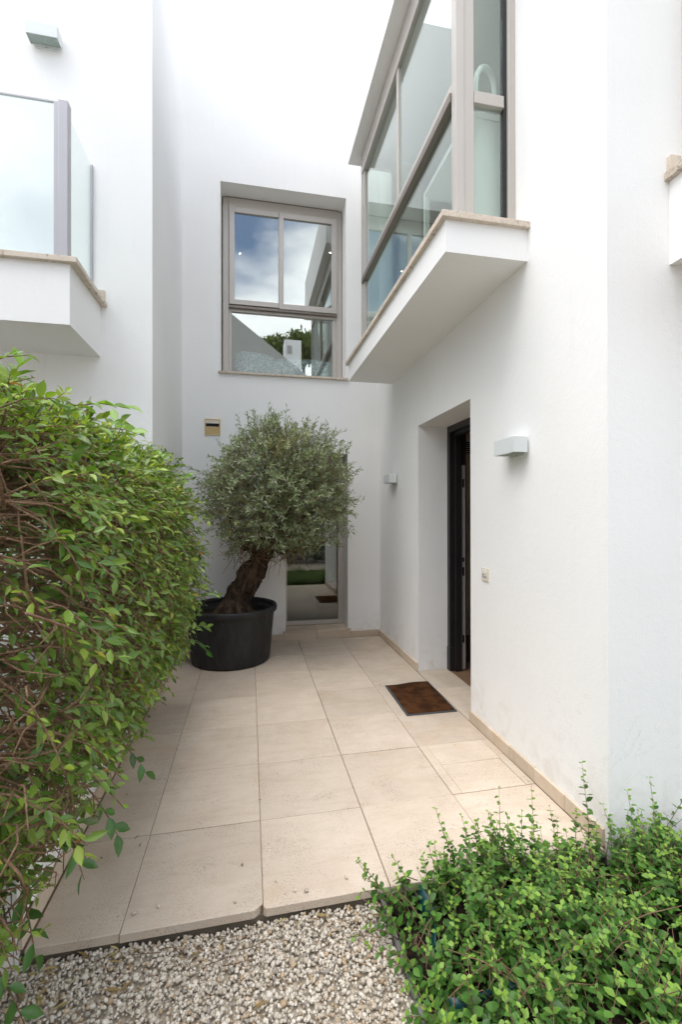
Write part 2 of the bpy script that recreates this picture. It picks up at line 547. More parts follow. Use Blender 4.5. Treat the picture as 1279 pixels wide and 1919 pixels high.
def norm(a):
    return a / (np.linalg.norm(a, axis=-1, keepdims=True) + 1e-9)

def leaf_verts(O, D, N, L, Wd, droop, T=LT):
    D = norm(D)
    S = norm(np.cross(D, N))
    N = np.cross(S, D)
    t, s, k = T[:, 0], T[:, 1], T[:, 2]
    P = (O[:, None, :] + D[:, None, :] * (L[:, None] * t[None])[..., None]
         + S[:, None, :] * (Wd[:, None] * s[None])[..., None]
         + N[:, None, :] * (L[:, None] * (k[None] * 0.9 - droop[:, None] * t[None] ** 2))[..., None])
    return P

def mesh_multi(name, P, F, tint):
    """P (n,k,3), F template faces, tint (n,3) -> one mesh with a tint attribute"""
    n, k, _ = P.shape
    loops, starts, tot = [], [], 0
    fl = np.concatenate([np.array(f) for f in F])
    sz = np.array([len(f) for f in F])
    L = (fl[None, :] + (np.arange(n) * k)[:, None]).reshape(-1)
    sizes = np.tile(sz, n)
    st = np.concatenate([[0], np.cumsum(sizes)[:-1]])
    me = bpy.data.meshes.new(name)
    me.vertices.add(n * k)
    me.vertices.foreach_set('co', P.reshape(-1).astype(np.float32))
    me.loops.add(len(L))
    me.loops.foreach_set('vertex_index', L.astype(np.int32))
    me.polygons.add(len(sizes))
    me.polygons.foreach_set('loop_start', st.astype(np.int32))
    try:
        me.polygons.foreach_set('loop_total', sizes.astype(np.int32))
    except Exception:
        pass
    me.update(calc_edges=True)
    me.validate()
    a = me.attributes.new('tint', 'FLOAT_COLOR', 'POINT')
    c = np.ones((n, k, 4), np.float32)
    c[:, :, :3] = tint[:, None, :]
    a.data.foreach_set('color', c.reshape(-1))
    return me

def lerp(a, b, t):
    return a + (b - a) * t

def in_view(P):
    """camera space of points (n,3): pixel x, y of the 1279x1919 photograph and depth"""
    d = P - np.array(CAM)
    z = d @ np.array(_f)
    return 639.5 + 846.19 * (d @ np.array(_r2)) / z, 959.5 - 846.19 * (d @ np.array(_u2)) / z, z

# ------------------------------------------------------------------ ground, patio
g = box('ground', -60, 60, -90, 60, -0.6, -0.16, M['ground'])
tag(g, kind='structure')

XL0, XL1 = -0.805, -0.775      # faces of the left skirting (garden wall part, house part)
patio = boxes('patio', [(-0.82, 1.5, 0.012, 3.565, -0.16, -0.03), (1.5, 1.80, 1.265, 2.29, -0.16, -0.03)], M['concrete'])
tag(patio, kind='structure')
boxes('mortar_bed', [(-0.815, 1.499, 0.02, 3.56, -0.05, -0.0032), (1.499, 1.80, 1.268, 2.287, -0.05, -0.0032)], M['mortar'], patio)

rng = random.Random(5)
def tile(poly, dz=0.0, name='paving_tile', top=0.0):
    bm = bmesh.new()
    lo = [bm.verts.new((x, y, -0.032)) for x, y in poly]
    hi = [bm.verts.new((x, y, top + dz)) for x, y in poly]
    bm.faces.new(list(reversed(lo)))
    tf = bm.faces.new(hi)
    n = len(poly)
    for i in range(n):
        bm.faces.new([lo[i], lo[(i + 1) % n], hi[(i + 1) % n], hi[i]])
    bmesh.ops.recalc_face_normals(bm, faces=list(bm.faces))
    bmesh.ops.bevel(bm, geom=list(tf.edges), offset=0.0022, segments=1, affect='EDGES')
    # tiny tilt of each slab
    ax, ay = rng.uniform(-.0012, .0012), rng.uniform(-.0012, .0012)
    cx = sum(p[0] for p in poly) / n
    cy = sum(p[1] for p in poly) / n
    for v in bm.verts:
        v.co.z += (v.co.x - cx) * ax + (v.co.y - cy) * ay
    return link(name, me_from_bm(bm, name), M['tile'], patio)

cols = [(-0.80, -0.5), (-0.5, 0.0), (0.0, 0.5), (0.5, 1.0), (1.0, 1.484)]
rows = [(0, .5), (.5, 1), (1, 1.5), (1.5, 2), (2, 2.5), (2.5, 3.0), (3.0, 3.549)]
for ci, (x0, x1) in enumerate(cols):
    for ri, (y0, y1) in enumerate(rows):
        gp = 0.0013
        a, b, c, d = x0 + gp, x1 - gp, y0 + .0019, y1 - .0019
        if ci == 1 or ci == 2:                      # the wider dark joint between the 3rd and 4th column near the front
            if ci == 2: b -= 0.0012
        if ci == 0 and ri >= 4: a = -0.772
        dz = rng.uniform(-.0012, .0012)
        if ci == 4 and ri == 1:
            # slab with the inspection cover set into it
            X0, X1, Y0, Y1 = 1.056, 1.43, 0.503, 0.772
            tile([(a, c), (X0 - .002, c), (X0 - .002, d), (a, d)], dz)
            tile([(X0 - .002 + .0005, Y1 + .002), (X1 + .002, Y1 + .002), (X1 + .002, d), (X0 - .0015, d)], dz)
            tile([(X1 + .0025, c), (b, c), (b, d), (X1 + .0025, d)], dz)
            tile([(X0, Y0), (X1, Y0), (X1, Y1), (X0, Y1)], dz - 0.0015, 'cover_tile')
            continue
        poly = [(a, c), (b, c), (b, d), (a, d)]
        if ci == 1 and ri == 0:                     # broken front corner
            poly = [(a, c - .004), (b - .034, c), (b - .018, c + .010), (b - .003, c + .022), (b, c + .03), (b, d), (a, d)]
        if ci == 2 and ri == 0:
            poly = [(a, c + .008), (a + .012, c - .001), (b, c + .004), (b, d), (a, d)]
        tile(poly, dz)
tile([(1.4885, 1.268), (1.795, 1.268), (1.795, 1.853), (1.4885, 1.853)], 0.001)
tile([(1.4885, 1.857), (1.795, 1.857), (1.795, 2.287), (1.4885, 2.287)], 0.0005)

# ------------------------------------------------------------------ the house (right wing, rear wing)
house = tag(empty('house', (1.8, 3.0, 0)), 'white rendered house with bay window, dark open doorway and tall rear wing', 'house')
DOOR = (1.265, 2.29, -0.2, 2.297)
wall_r = wall_grid('wall', 'X', 1.5, 1.8, [0.0, 3.565], [-0.16, 6.0], [(1.265, 2.29, -0.16, 2.297), (0.70, 2.95, 3.08, 5.26)], M['wall'], house)
wall_f = box('wall', 1.8, 7.0, 0.0, 0.3, -0.16, 6.0, M['wall'], house)
WIN = (-0.375, 1.085, 3.075, 5.25)
LOW = (0.36, 1.10, 0.10, 2.19)
wall_b = wall_grid('wall', 'Y', 3.565, 3.865, [-0.79, 1.8], [-0.16, 7.57], [WIN, (0.36, 1.10, -0.16, 2.19)], M['wall'], house)
boxes_each('roof', [(1.5, 7.0, 0.3, 8.0, 6.0, 6.15), (-0.79, 1.8, 3.865, 8.0, 7.40, 7.56)], M['wall'], house)
boxes_each('wall', [(1.8, 7.0, 7.9, 8.2, -0.16, 6.0), (6.9, 7.2, 0.3, 7.9, -0.16, 6.0), (-0.79, 1.8, 7.9, 8.2, -0.16, 7.40), (1.8, 2.1, 3.6, 7.9, 6.15, 7.4)], M['wall'], house)

# skirting stones
def skirting(axis, t0, t1, a, b, pitch, parent, z0=0.001, z1=0.075):
    n = max(1, round(abs(b - a) / pitch))
    st = (b - a) / n
    for i in range(n):
        u0, u1 = a + i * st + 0.0012, a + (i + 1) * st - 0.0012
        j = rng.uniform(-.0015, .0015)
        if axis == 'X':
            box('skirting_tile', t0 + j, t1 + j, u0, u1, z0, z1 + j, M['skirt'], parent, 0.0018)
        else:
            box('skirting_tile', u0, u1, t0 + j, t1 + j, z0, z1 + j, M['skirt'], parent, 0.0018)
skirting('X', 1.484, 1.502, 0.02, 1.262, 0.25, wall_r)
skirting('X', 1.484, 1.502, 2.293, 3.548, 0.42, wall_r)
skirting('Y', 3.549, 3.567, 1.135, 1.482, 0.35, wall_b)
skirting('Y', 3.549, 3.567, -0.77, 0.325, 0.36, wall_b)

# bay: base slab, roof block, stone sill, aluminium frame, panes
box('bay_base', 1.0, 1.5, 0.58, 3.06, 2.905, 3.082, M['wall'], house)
box('bay_roof', 1.0, 1.5, 0.58, 3.06, 5.262, 5.94, M['wall'], house)
BX0, BX1, BY0, BY1 = 1.12, 1.5, 0.70, 2.96
bay = boxes('bay_window', [
    (BX0, BX0 + .055, BY0, BY0 + .055, 3.118, 5.26),              # near corner post
    (BX0 + .055, BX0 + .118, BY0 + .008, BY0 + .06, 3.118, 5.26),   # its second profile
    (1.452, 1.499, BY0 - .004, BY0 + .055, 3.118, 5.26),           # post against the wall
    (BX0, BX0 + .05, BY1 - .05, BY1, 3.118, 5.26),                # far post
    (BX0 - .006, BX0 + .06, BY0 + .056, BY1 - .051, 5.06, 5.26),    # head of the long side
    (BX0 + .004, BX0 + .052, BY0 + .056, BY1 - .051, 3.118, 3.155), # foot of the long side
    (BX0 + .119, 1.43, BY0 + .006, BY0 + .055, 5.16, 5.26),
    (1.20, 1.499, BY1 - .05, BY1, 5.16, 5.26),
    (1.452, 1.499, BY1 - .051, BY1 + .002, 3.118, 5.159),
], M['alu'], house, 0.004)
box('gasket', 1.431, 1.451, BY0 + .012, BY0 + .05, 3.118, 5.26, M['gasket'], bay)
box('transom', BX0 + .119, 1.43, BY0 + .004, BY0 + .052, 3.875, 3.945, M['alu'], bay, 0.003)
box('pane', BX0 + .119, 1.4305, BY0 + .025, BY0 + .031, 3.118, 3.8745, M['glass_b'], bay)
box('pane', BX0 + .119, 1.4305, BY0 + .025, BY0 + .031, 3.9455, 5.159, M['glass_b'], bay)
# long side: rail with a projecting sliding track, mullion, sashes
box('rail', BX0 - .012, BX0 + .045, BY0 + .0555, BY1 - .0505, 3.90, 3.955, M['alu_dark'], bay, 0.004)
box('rail', BX0 + .0, BX0 + .045, BY0 + .0555, BY1 - .0505, 3.956, 4.01, M['alu'], bay, 0.004)
box('mullion', BX0 + .003, BX0 + .04, 1.735, 1.785, 4.0105, 5.0595, M['alu'], bay, 0.004)
box('stile', BX0 + .006, BX0 + .045, BY1 - .115, BY1 - .052, 3.1555, 3.8995, M['alu'], bay, 0.004)
box('stile', BX0 + .006, BX0 + .045, BY1 - .115, BY1 - .052, 4.0105, 5.0595, M['alu'], bay, 0.004)
box('pane', BX0 + .022, BX0 + .028, BY0 + .0555, BY1 - .116, 3.1555, 3.8995, M['glass_b'], bay)
box('pane', BX0 + .014, BX0 + .020, BY0 + .0555, 1.7345, 4.0105, 5.0595, M['glass_b'], bay)
box('pane', BX0 + .026, BX0 + .032, 1.7855, BY1 - .116, 4.0105, 5.0595, M['glass_b'], bay)
box('pane', 1.20, 1.451, BY1 - .03, BY1 - .024, 3.118, 5.159, M['glass_b'], bay)
# stone sill of the bay, in lengths
for i, (a, b) in enumerate(((0.553, 1.19), (1.193, 1.83), (1.833, 2.46), (2.463, 3.085))):
    j = rng.uniform(-.002, .002)
    box('sill_stone', 0.972 + j, 1.26, a, b, 3.0825, 3.117 + j * .5, M['sill'], bay, 0.003)
box('sill_stone', 1.2605, 1.525, 0.553, 0.72, 3.0825, 3.1165, M['sill'], bay, 0.003)
box('sill_stone', 1.2605, 1.499, 2.94, 3.085, 3.0825, 3.1165, M['sill'], bay, 0.003)

# first-floor window of the rear wing
fy = 3.80
win = boxes('window', [
    (-0.362, -0.295, fy, fy + .07, 3.09, 5.235),
    (1.015, 1.078, fy, fy + .07, 3.09, 5.235),
    (-0.2945, 1.0145, fy - .004, fy + .07, 5.125, 5.235),
    (-0.2945, 1.0145, fy + .006, fy + .07, 3.885, 3.955),
    (-0.2945, -0.262, fy + .008, fy + .06, 3.091, 3.8845),
    (0.965, 1.0145, fy + .008, fy + .06, 3.091, 3.8845),
    (-0.2615, 0.9645, fy + .01, fy + .06, 3.091, 3.112),
], M['alu'], house, 0.004)
box('head_shadow_gap', -0.31, 1.03, fy + .001, fy + .07, 5.2355, 5.2495, M['alu_dark'], win)
sashL = frame_rect('sash', 'Y', fy - .022, fy + .02, -0.289, 0.338, 3.962, 5.118, (.065, .045, .06, .06), M['alu'], win)
sashR = frame_rect('sash', 'Y', fy - .038, fy + .004, 0.300, 1.010, 3.945, 5.112, (.055, .065, .065, .065), M['alu'], win)
box('rail', -0.294, 1.014, fy - .03, fy + .005, 3.915, 3.944, M['alu_dark'], win, 0.003)
box('pane', -0.2245, 0.2935, fy - .004, fy + .002, 4.0215, 5.0585, M['glass'], win)
box('pane', 0.3545, 0.9455, fy - .02, fy - .014, 4.0095, 5.0475, M['glass'], win)
box('pane', -0.2625, 0.9655, fy + .03, fy + .036, 3.1115, 3.8855, M['glass'], win)
for a, b in ((-0.40, 0.26), (0.263, 1.11)):
    box('sill_stone', a, b, 3.535, 3.80, 3.066, 3.09 + rng.uniform(-.002, .002), M['sill'], win, 0.003)

# ground-floor glazed door of the rear wing, with its stone step
gy = 3.80
gd = frame_rect('glazed_door', 'Y', gy, gy + .06, 0.362, 1.098, 0.112, 2.188, (.03, .07, .05, .06), M['alu'], house)
box('pane', 0.3925, 1.0275, gy + .02, gy + .026, 0.1625, 2.1275, M['glass_d'], gd)
step = box('step', 0.33, 1.13, 3.566, 3.86, -0.10, 0.07, M['mortar'], house)
for a, b in ((0.362, 0.728), (0.731, 1.098)):
    box('step_stone', a, b, 3.545, 3.798, 0.0845, 0.11, M['skirt'], step, 0.002)
for a, b in ((0.328, 0.722), (0.7245, 1.132)):
    box('step_stone', a, b, 3.543, 3.566, 0.001, 0.083, M['skirt'], step, 0.002)
box('step_stone', 0.328, 0.361, 3.544, 3.5645, 0.0845, 0.109, M['skirt'], step, 0.002)
box('step_stone', 1.099, 1.132, 3.544, 3.5645, 0.0845, 0.109, M['skirt'], step, 0.002)

# entrance: dark frame deep in the reveal, strike plate on the far jamb
dfr = boxes('door_frame', [
    (1.79, 1.835, 2.235, 2.289, 0.0, 2.296),                # far jamb, outer leaf
    (1.836, 1.90, 2.205, 2.289, 0.0, 2.296),                # far jamb, stop
    (1.79, 1.835, 1.266, 1.32, 0.0, 2.296),
    (1.836, 1.90, 1.266, 1.35, 0.0, 2.296),
    (1.79, 1.835, 1.3205, 2.2345, 2.235, 2.296),
    (1.836, 1.90, 1.3505, 2.2045, 2.205, 2.296),
    (1.901, 1.96, 2.235, 2.289, 0.0, 2.296), (1.901, 1.96, 1.266, 1.32, 0.0, 2.296), (1.901, 1.96, 1.3205, 2.2345, 2.235, 2.296),
], M['doorblk'], house, 0.004)
box('jamb_shoe', 1.785, 1.845, 2.225, 2.2895, 0.0, 0.22, M['doorblk'], dfr, 0.003)
sp = box('strike_plate', 1.905, 1.945, 2.228, 2.2345, 0.01, 1.93, M['greysteel'], dfr, 0.001)
for z0, z1 in ((1.72, 1.80), (1.02, 1.06), (0.89, 0.97), (0.26, 0.33)):
    box('bolt_hole', 1.915, 1.935, 2.2262, 2.2282, z0, z1, M['dark'], sp)
door = box('door', 1.97, 2.02, 1.40, 2.36, 0.005, 2.22, M['doorblk'], house, 0.003)
door.location = Vector((0, 0, 0))
# the leaf stands open against the inside of the near wall
door.data.transform(Matrix.Translation((1.99, 1.29, 0)) @ Matrix.Rotation(R(-96), 4, 'Z') @ Matrix.Translation((-1.99, -1.40, 0)))
hb = bmesh.new()
bm_box(hb, 2.78, 2.80, 1.225, 1.29, 1.0, 1.02)
bm_box(hb, 2.68, 2.80, 1.29, 1.31, 1.0, 1.02)
link('handle', me_from_bm(hb, 'handle'), M['steel'], door)

# rooms behind the openings
hall = room_shell('hall_lining', 1.8, 4.6, 0.6, 3.35, -0.001, 2.62, M['hall'], house, ('x0', 'floor'))
boxes_each('hall_lining', [(1.795, 4.6, 0.6, 3.35, -0.05, -0.003)], M['woodfloor'], house)
boxes_each('hall_lining', [(1.801, 1.81, 0.6, 1.265, 0, 2.62), (1.801, 1.81, 2.29, 3.35, 0, 2.62), (1.801, 1.81, 1.265, 2.29, 2.297, 2.62)], M['hall'], house)
gr = boxes('air_grille', [(2.42, 2.9, 3.335, 3.349, 2.16, 2.19), (2.42, 2.9, 3.335, 3.349, 2.34, 2.37), (2.42, 2.45, 3.335, 3.349, 2.1905, 2.3395), (2.87, 2.9, 3.335, 3.349, 2.1905, 2.3395)], M['whitelac'], house)
box('grille_back', 2.4505, 2.8695, 3.342, 3.3485, 2.1905, 2.3395, M['dark'], gr)
for k in range(6):
    box('slat', 2.4505, 2.8695, 3.333, 3.341, 2.196 + k * .024, 2.206 + k * .024, M['room'], gr)
room_shell('bay_room_lining', 1.8, 5.6, 0.31, 3.55, 3.05, 5.30, M['room'], house, ('x0',))
boxes_each('bay_room_lining', [(1.16, 1.799, BY0 + .062, BY1 - .055, 3.05, 3.081), (1.19, 1.799, BY0 + .062, BY1 - .055, 5.2595, 5.2615)], M['room'], house)
room_shell('bedroom_lining', -0.78, 1.79, 3.87, 7.4, 3.0, 5.60, M['hall'], house, ('y0',))
boxes_each('bedroom_lining', [(-0.78, 1.79, 3.866, 3.869, 5.251, 5.60), (-0.78, -0.376, 3.866, 3.869, 3.0, 5.25), (1.086, 1.79, 3.866, 3.869, 3.0, 5.25)], M['room'], house)
room_shell('study_lining', -0.78, 1.79, 3.87, 7.4, 0.08, 2.60, M['hall'], house, ('y0', 'floor'))
boxes_each('study_lining', [(-0.78, 1.79, 3.861, 7.4, 0.05, 0.081)], M['woodfloor'], house)
boxes_each('study_lining', [(-0.78, 0.359, 3.866, 3.869, 0.08, 2.6), (1.101, 1.79, 3.866, 3.869, 0.08, 2.6), (0.359, 1.101, 3.866, 3.869, 2.191, 2.6)], M['hall'], house)

# ------------------------------------------------------------------ the neighbouring house on the left
nb = tag(empty('neighbour_house', (-2.5, 2.5, 0)), 'white house on the left with glass-fronted balcony above the hedge', 'house')
nw = box('wall', -7.0, -0.79, 2.005, 3.565, -0.16, 7.62, M['wall2'], nb)
box('wall', -7.0, -0.791, 3.5655, 8.0, -0.16, 7.62, M['wall2'], nb)
box('wall', -7.0, -4.25, -2.2, 2.004, -0.16, 5.62, M['wall2'], nb)  # unseen wing, added to block low sky from the left
bal = box('balcony', -4.249, -1.16, 1.405, 2.005, 2.668, 3.05, M['wall2'], nb)
for a, b in ((-4.2, -3.2), (-3.197, -2.2), (-2.197, -1.52), (-1.517, -1.112)):
    box('sill_stone', a, b, 1.372, 1.56, 3.0505, 3.084 + rng.uniform(-.0015, .0015), M['sill'], bal, 0.003)
for a, b in ((1.5605, 1.80), (1.803, 2.004)):
    box('sill_stone', -1.32, -1.115, a, b, 3.0505, 3.084, M['sill'], bal, 0.003)
box('sill_stone', -1.19, -1.128, 1.982, 2.006, 3.0845, 3.17, M['sill'], bal, 0.002)
box('post', -1.238, -1.182, 1.43, 1.492, 3.0845, 4.105, M['steel'], bal, 0.003)
box('post', -1.264, -1.2385, 1.435, 1.46, 3.0845, 4.093, M['steel'], bal, 0.002)
box('wall_channel', -1.232, -1.212, 1.988, 2.0045, 3.0845, 4.115, M['steel'], bal, 0.002)
box('glass_panel', -2.55, -1.2645, 1.442, 1.454, 3.0855, 4.088, M['bglass'], bal)
box('edge_strip', -2.55, -1.2645, 1.4405, 1.4555, 4.0885, 4.0965, M['steel'], bal)
box('glass_panel', -1.228, -1.216, 1.4925, 1.9875, 3.0855, 4.095, M['bglass'], bal)
box('glass_panel', -3.85, -2.56, 1.442, 1.454, 3.0855, 4.088, M['bglass'], bal)
skirting('X', -0.792, -0.774, 2.01, 3.548, 0.50, nw)

gw = box('garden_wall', -0.965, -0.82, -0.005, 2.003, -0.16, 1.0, M['wall2'])
tag(gw, 'low white rendered wall under the hanging hedge beside the paving', 'garden wall')
skirting('X', -0.822, -0.804, 0.0, 2.0, 0.5, gw)

# right-hand bay on the front wall, cut by the picture edge
rb = box('front_bay', 1.828, 4.0, -0.5, -0.0005, 2.607, 2.985, M['wall'], house)
box('sill_stone', 1.80, 1.98, -0.53, -0.0006, 2.9855, 3.022, M['sill'], rb, 0.003)
box('sill_stone', 1.9805, 4.03, -0.53, -0.36, 2.9855, 3.022, M['sill'], rb, 0.003)
box('sill_stone', 1.815, 1.87, -0.022, -0.0006, 3.0225, 3.095, M['sill'], rb, 0.002)
frame_rect('front_bay_window', 'Y', -0.40, -0.35, 1.93, 3.9, 3.0225, 5.2, (.06, .06, .06, .08), M['alu'], house)
boxes_each('front_bay_side', [(1.90, 1.929, -0.40, -0.345, 3.0225, 5.2), (1.90, 1.95, -0.06, -0.001, 3.0225, 5.2)], M['alu'], house, 0.003)
box('front_bay_glass', 1.915, 1.922, -0.3445, -0.0605, 3.0225, 5.2, M['glass'], house)
box('front_bay_roof', 1.828, 4.0, -0.5, -0.0005, 5.201, 5.9, M['wall'], house)

# ------------------------------------------------------------------ wall lamps
def wall_lamp(loc, facing, label):
    e = tag(empty('wall_lamp', loc), label, 'wall lamp', 'rectangular outdoor wall lamps')
    Rm = Matrix.Rotation(facing, 4, 'Z')
    T = Matrix.Translation(loc) @ Rm
    def part(name, lst, mat, bev):
        bm = bmesh.new()
        for b in lst: bm_box(bm, *b)
        if bev: bmesh.ops.bevel(bm, geom=list(bm.edges), offset=bev, segments=2, affect='EDGES')
        bm.transform(T)
        return link(name, me_from_bm(bm, name), mat, e)
    # local: wall at y=0, the lamp reaches out to -y; housing is an open-bottomed shell
    w, h, d, t = 0.105, 0.088, 0.098, 0.004
    part('housing', [(-w, w, -d, -d + t, 0, h), (-w, -w + t, -d + t, -.012, 0, h), (w - t, w, -d + t, -.012, 0, h), (-w + t, w - t, -d + t, -.012, h - t, h), (-w + t, w - t, -.016, -.012, 0, h - t)], M['lamp'], 0.0008)
    part('diffuser', [(-w + t + .0005, w - t - .0005, -d + t + .0005, -.0165, .006, .010)], M['lampglass'], 0)
    pl = part('wall_plate', [(-.075, .075, -.0115, -.0005, -0.014, h - .02)], M['lamp'], 0.0015)
    part('screw', [(-.004, .004, -.0135, -.012, -0.010, -0.002)], M['steel'], 0)
    return e
wall_lamp((1.5, 0.672, 1.822), R(90) * -1, 'pale grey box lamp right of the doorway')
wall_lamp((1.5, 2.990, 1.805), R(90) * -1, 'small pale box lamp in the corner left of the doorway')
wall_lamp((-1.527, 2.005, 4.945), 0, 'pale box lamp high on the left wall above the balcony')

# ------------------------------------------------------------------ letter slot, bell plate, mat
lb = tag(empty('letter_box', (-0.462, 3.565, 2.362)), 'yellowed letter box with dark slot on the rear wall above the olive', 'letter box')
y = 3.5645
frame_rect('surround', 'Y', y - .012, y, -0.547, -0.377, 2.362, 2.544, (.012, .012, .012, .014), M['letter'], lb, 0.002)
box('recess', -0.5345, -0.3895, y - .003, y - .0005, 2.3745, 2.5295, M['dark'], lb)
box('upper_plate', -0.5345, -0.3895, y - .008, y - .0035, 2.494, 2.5295, M['plate'], lb)
fb = bmesh.new()
bm_box(fb, -0.534, -0.390, -0.003, 0.0, 0, 0.082)
fb.transform(Matrix.Translation((0, y - .0045, 2.375)) @ Matrix.Rotation(R(9), 4, 'X'))
link('flap', me_from_bm(fb, 'flap'), M['letter'], lb)

be = tag(empty('door_bell', (1.5, 1.05, 1.025)), 'small cream push-button plate on the wall right of the doorway', 'door bell')
box('plate', 1.4915, 1.4995, 1.007, 1.096, 1.026, 1.112, M['plate'], be, 0.002)
box('button', 1.488, 1.4912, 1.03, 1.073, 1.078, 1.102, M['whitelac'], be, 0.001)
box('name_slot', 1.4895, 1.4913, 1.028, 1.078, 1.046, 1.060, M['greysteel'], be)
box('screw', 1.4893, 1.4913, 1.070, 1.079, 1.064, 1.070, M['dark'], be)

def doormat():
    e = tag(empty('doormat', (1.275, 1.71, 0)), 'brown coir doormat with grey rubber border before the doorway', 'doormat')
    C = np.array([(1.072, 1.414), (1.466, 1.412), (1.484, 2.022), (1.083, 1.996)])
    def P(u, v):
        return (1 - u) * (1 - v) * C[0] + u * (1 - v) * C[1] + u * v * C[2] + (1 - u) * v * C[3]
    def H(u, v):
        return 0.0025 + 0.004 * max(0, v - .72) / .28 * max(0, .5 + .5 * math.cos((u - .62) * 6)) + 0.002 * math.sin(9 * u + 2) * v
    def sheet(name, us, vs, z, mat, thick):
        bm = bmesh.new()
        G = [[bm.verts.new((*P(u, v), H(u, v) + z)) for u in us] for v in vs]
        G2 = [[bm.verts.new((*P(u, v), H(u, v) + z - thick)) for u in us] for v in vs]
        for i in range(len(vs) - 1):
            for j in range(len(us) - 1):
                bm.faces.new([G[i][j], G[i][j + 1], G[i + 1][j + 1], G[i + 1][j]])
        nu, nv = len(us), len(vs)
        rim = [(0, j) for j in range(nu)] + [(i, nu - 1) for i in range(1, nv)] + [(nv - 1, j) for j in range(nu - 2, -1, -1)] + [(i, 0) for i in range(nv - 2, 0, -1)]
        for k in range(len(rim)):
            a, b = rim[k], rim[(k + 1) % len(rim)]
            bm.faces.new([G[a[0]][a[1]], G2[a[0]][a[1]], G2[b[0]][b[1]], G[b[0]][b[1]]])
        bmesh.ops.recalc_face_normals(bm, faces=list(bm.faces))
        return link(name, me_from_bm(bm, name), mat, e, True)
    L = [i / 24 for i in range(25)]
    sheet('rubber_border', L, L, 0.004, M['rubber'], 0.004)
    bu, bv = .045, .032
    pile = sheet('pile', [bu + (1 - 2 * bu) * t for t in L], [bv + (1 - 2 * bv) * t for t in L], 0.0095, M['coir'], 0.0055)
doormat()

# ------------------------------------------------------------------ pot and olive tree
PX, PY = -0.237, 3.02
def lathe(name, prof, mat, parent, seg=72, sq=1.0, cx=PX, cy=PY):
    bm = bmesh.new()
    rings = []
    for r, z in prof:
        rings.append([bm.verts.new((cx + r * math.cos(a), cy + r * sq * math.sin(a), z)) for a in (2 * math.pi * k / seg for k in range(seg))])
    for i in range(len(rings) - 1):
        for k in range(seg):
            bm.faces.new([rings[i][k], rings[i][(k + 1) % seg], rings[i + 1][(k + 1) % seg], rings[i + 1][k]])
    bm.faces.new(list(reversed(rings[0])))
    bm.faces.new(rings[-1])
    o = link(name, me_from_bm(bm, name), mat, parent)
    for pl in o.data.polygons:
        pl.use_smooth = len(pl.vertices) == 4
    return o
pot = tag(empty('plant_pot', (PX, PY, 0)), 'large round black plastic pot holding the olive tree', 'plant pot')
body = lathe('pot_body', [(0.372, 0.001), (0.384, 0.006), (0.388, 0.02), (0.402, 0.16), (0.419, 0.34), (0.431, 0.47), (0.434, 0.488), (0.437, 0.498), (0.437, 0.50), (0.425, 0.50), (0.421, 0.47), (0.40, 0.45)], M['pot'], pot)
lathe('rim', [(0.4375, 0.488), (0.452, 0.490), (0.459, 0.497), (0.462, 0.515), (0.462, 0.538), (0.457, 0.549), (0.447, 0.553), (0.436, 0.549), (0.430, 0.535), (0.428, 0.505)], M['pot'], pot)
# the rim is a ring: drop its two caps
bmr = bmesh.new()
ro = [o for o in pot.children if o.name.startswith('rim')][0]
bmr.from_mesh(ro.data)
bmesh.ops.delete(bmr, geom=[f for f in bmr.faces if len(f.verts) > 4], context='FACES')
bmr.to_mesh(ro.data)
bmr.free()
bmb = bmesh.new()
bmb.from_mesh(body.data)
bmesh.ops.delete(bmb, geom=[f for f in bmb.faces if len(f.verts) > 4 and f.calc_center_median().z > .3], context='FACES')
bmb.to_mesh(body.data)
bmb.free()
for k, a in enumerate((-2.35, -1.65, -1.0)):
    hx, hy = PX + .3885 * math.cos(a), PY + .3885 * math.sin(a)
    hbm = bmesh.new()
    bmesh.ops.create_cone(hbm, cap_ends=True, segments=12, radius1=.011, radius2=.011, depth=.004)
    hbm.transform(Matrix.Translation((hx, hy, .022)) @ Matrix.Rotation(a, 4, 'Z') @ Matrix.Rotation(R(90), 4, 'Y'))
    link('drain_hole', me_from_bm(hbm, 'drain_hole'), M['dark'], body)
# soil with a lumpy surface
sb = bmesh.new()
bmesh.ops.create_grid(sb, x_segments=40, y_segments=40, size=0.43)
npr = np.random.RandomState(3)
for v in list(sb.verts):
    if v.co.xy.length > .424: sb.verts.remove(v)
for v in sb.verts:
    v.co.z = 0.455 + 0.02 * math.sin(v.co.x * 17) * math.cos(v.co.y * 13) + npr.uniform(-.006, .006)
    v.co.x += PX
    v.co.y += PY
link('soil', me_from_bm(sb, 'soil'), M['soil'], pot, True)

olive = tag(empty('olive_tree', (-0.17, 3.0, 0.46)), 'old olive tree with thick leaning trunk and clipped grey-green crown', 'olive tree')
def vnoise(p, s, seed=0):
    from mathutils import noise
    return noise.noise(Vector(p) * s + Vector((seed, seed * 1.7, seed * .3)))

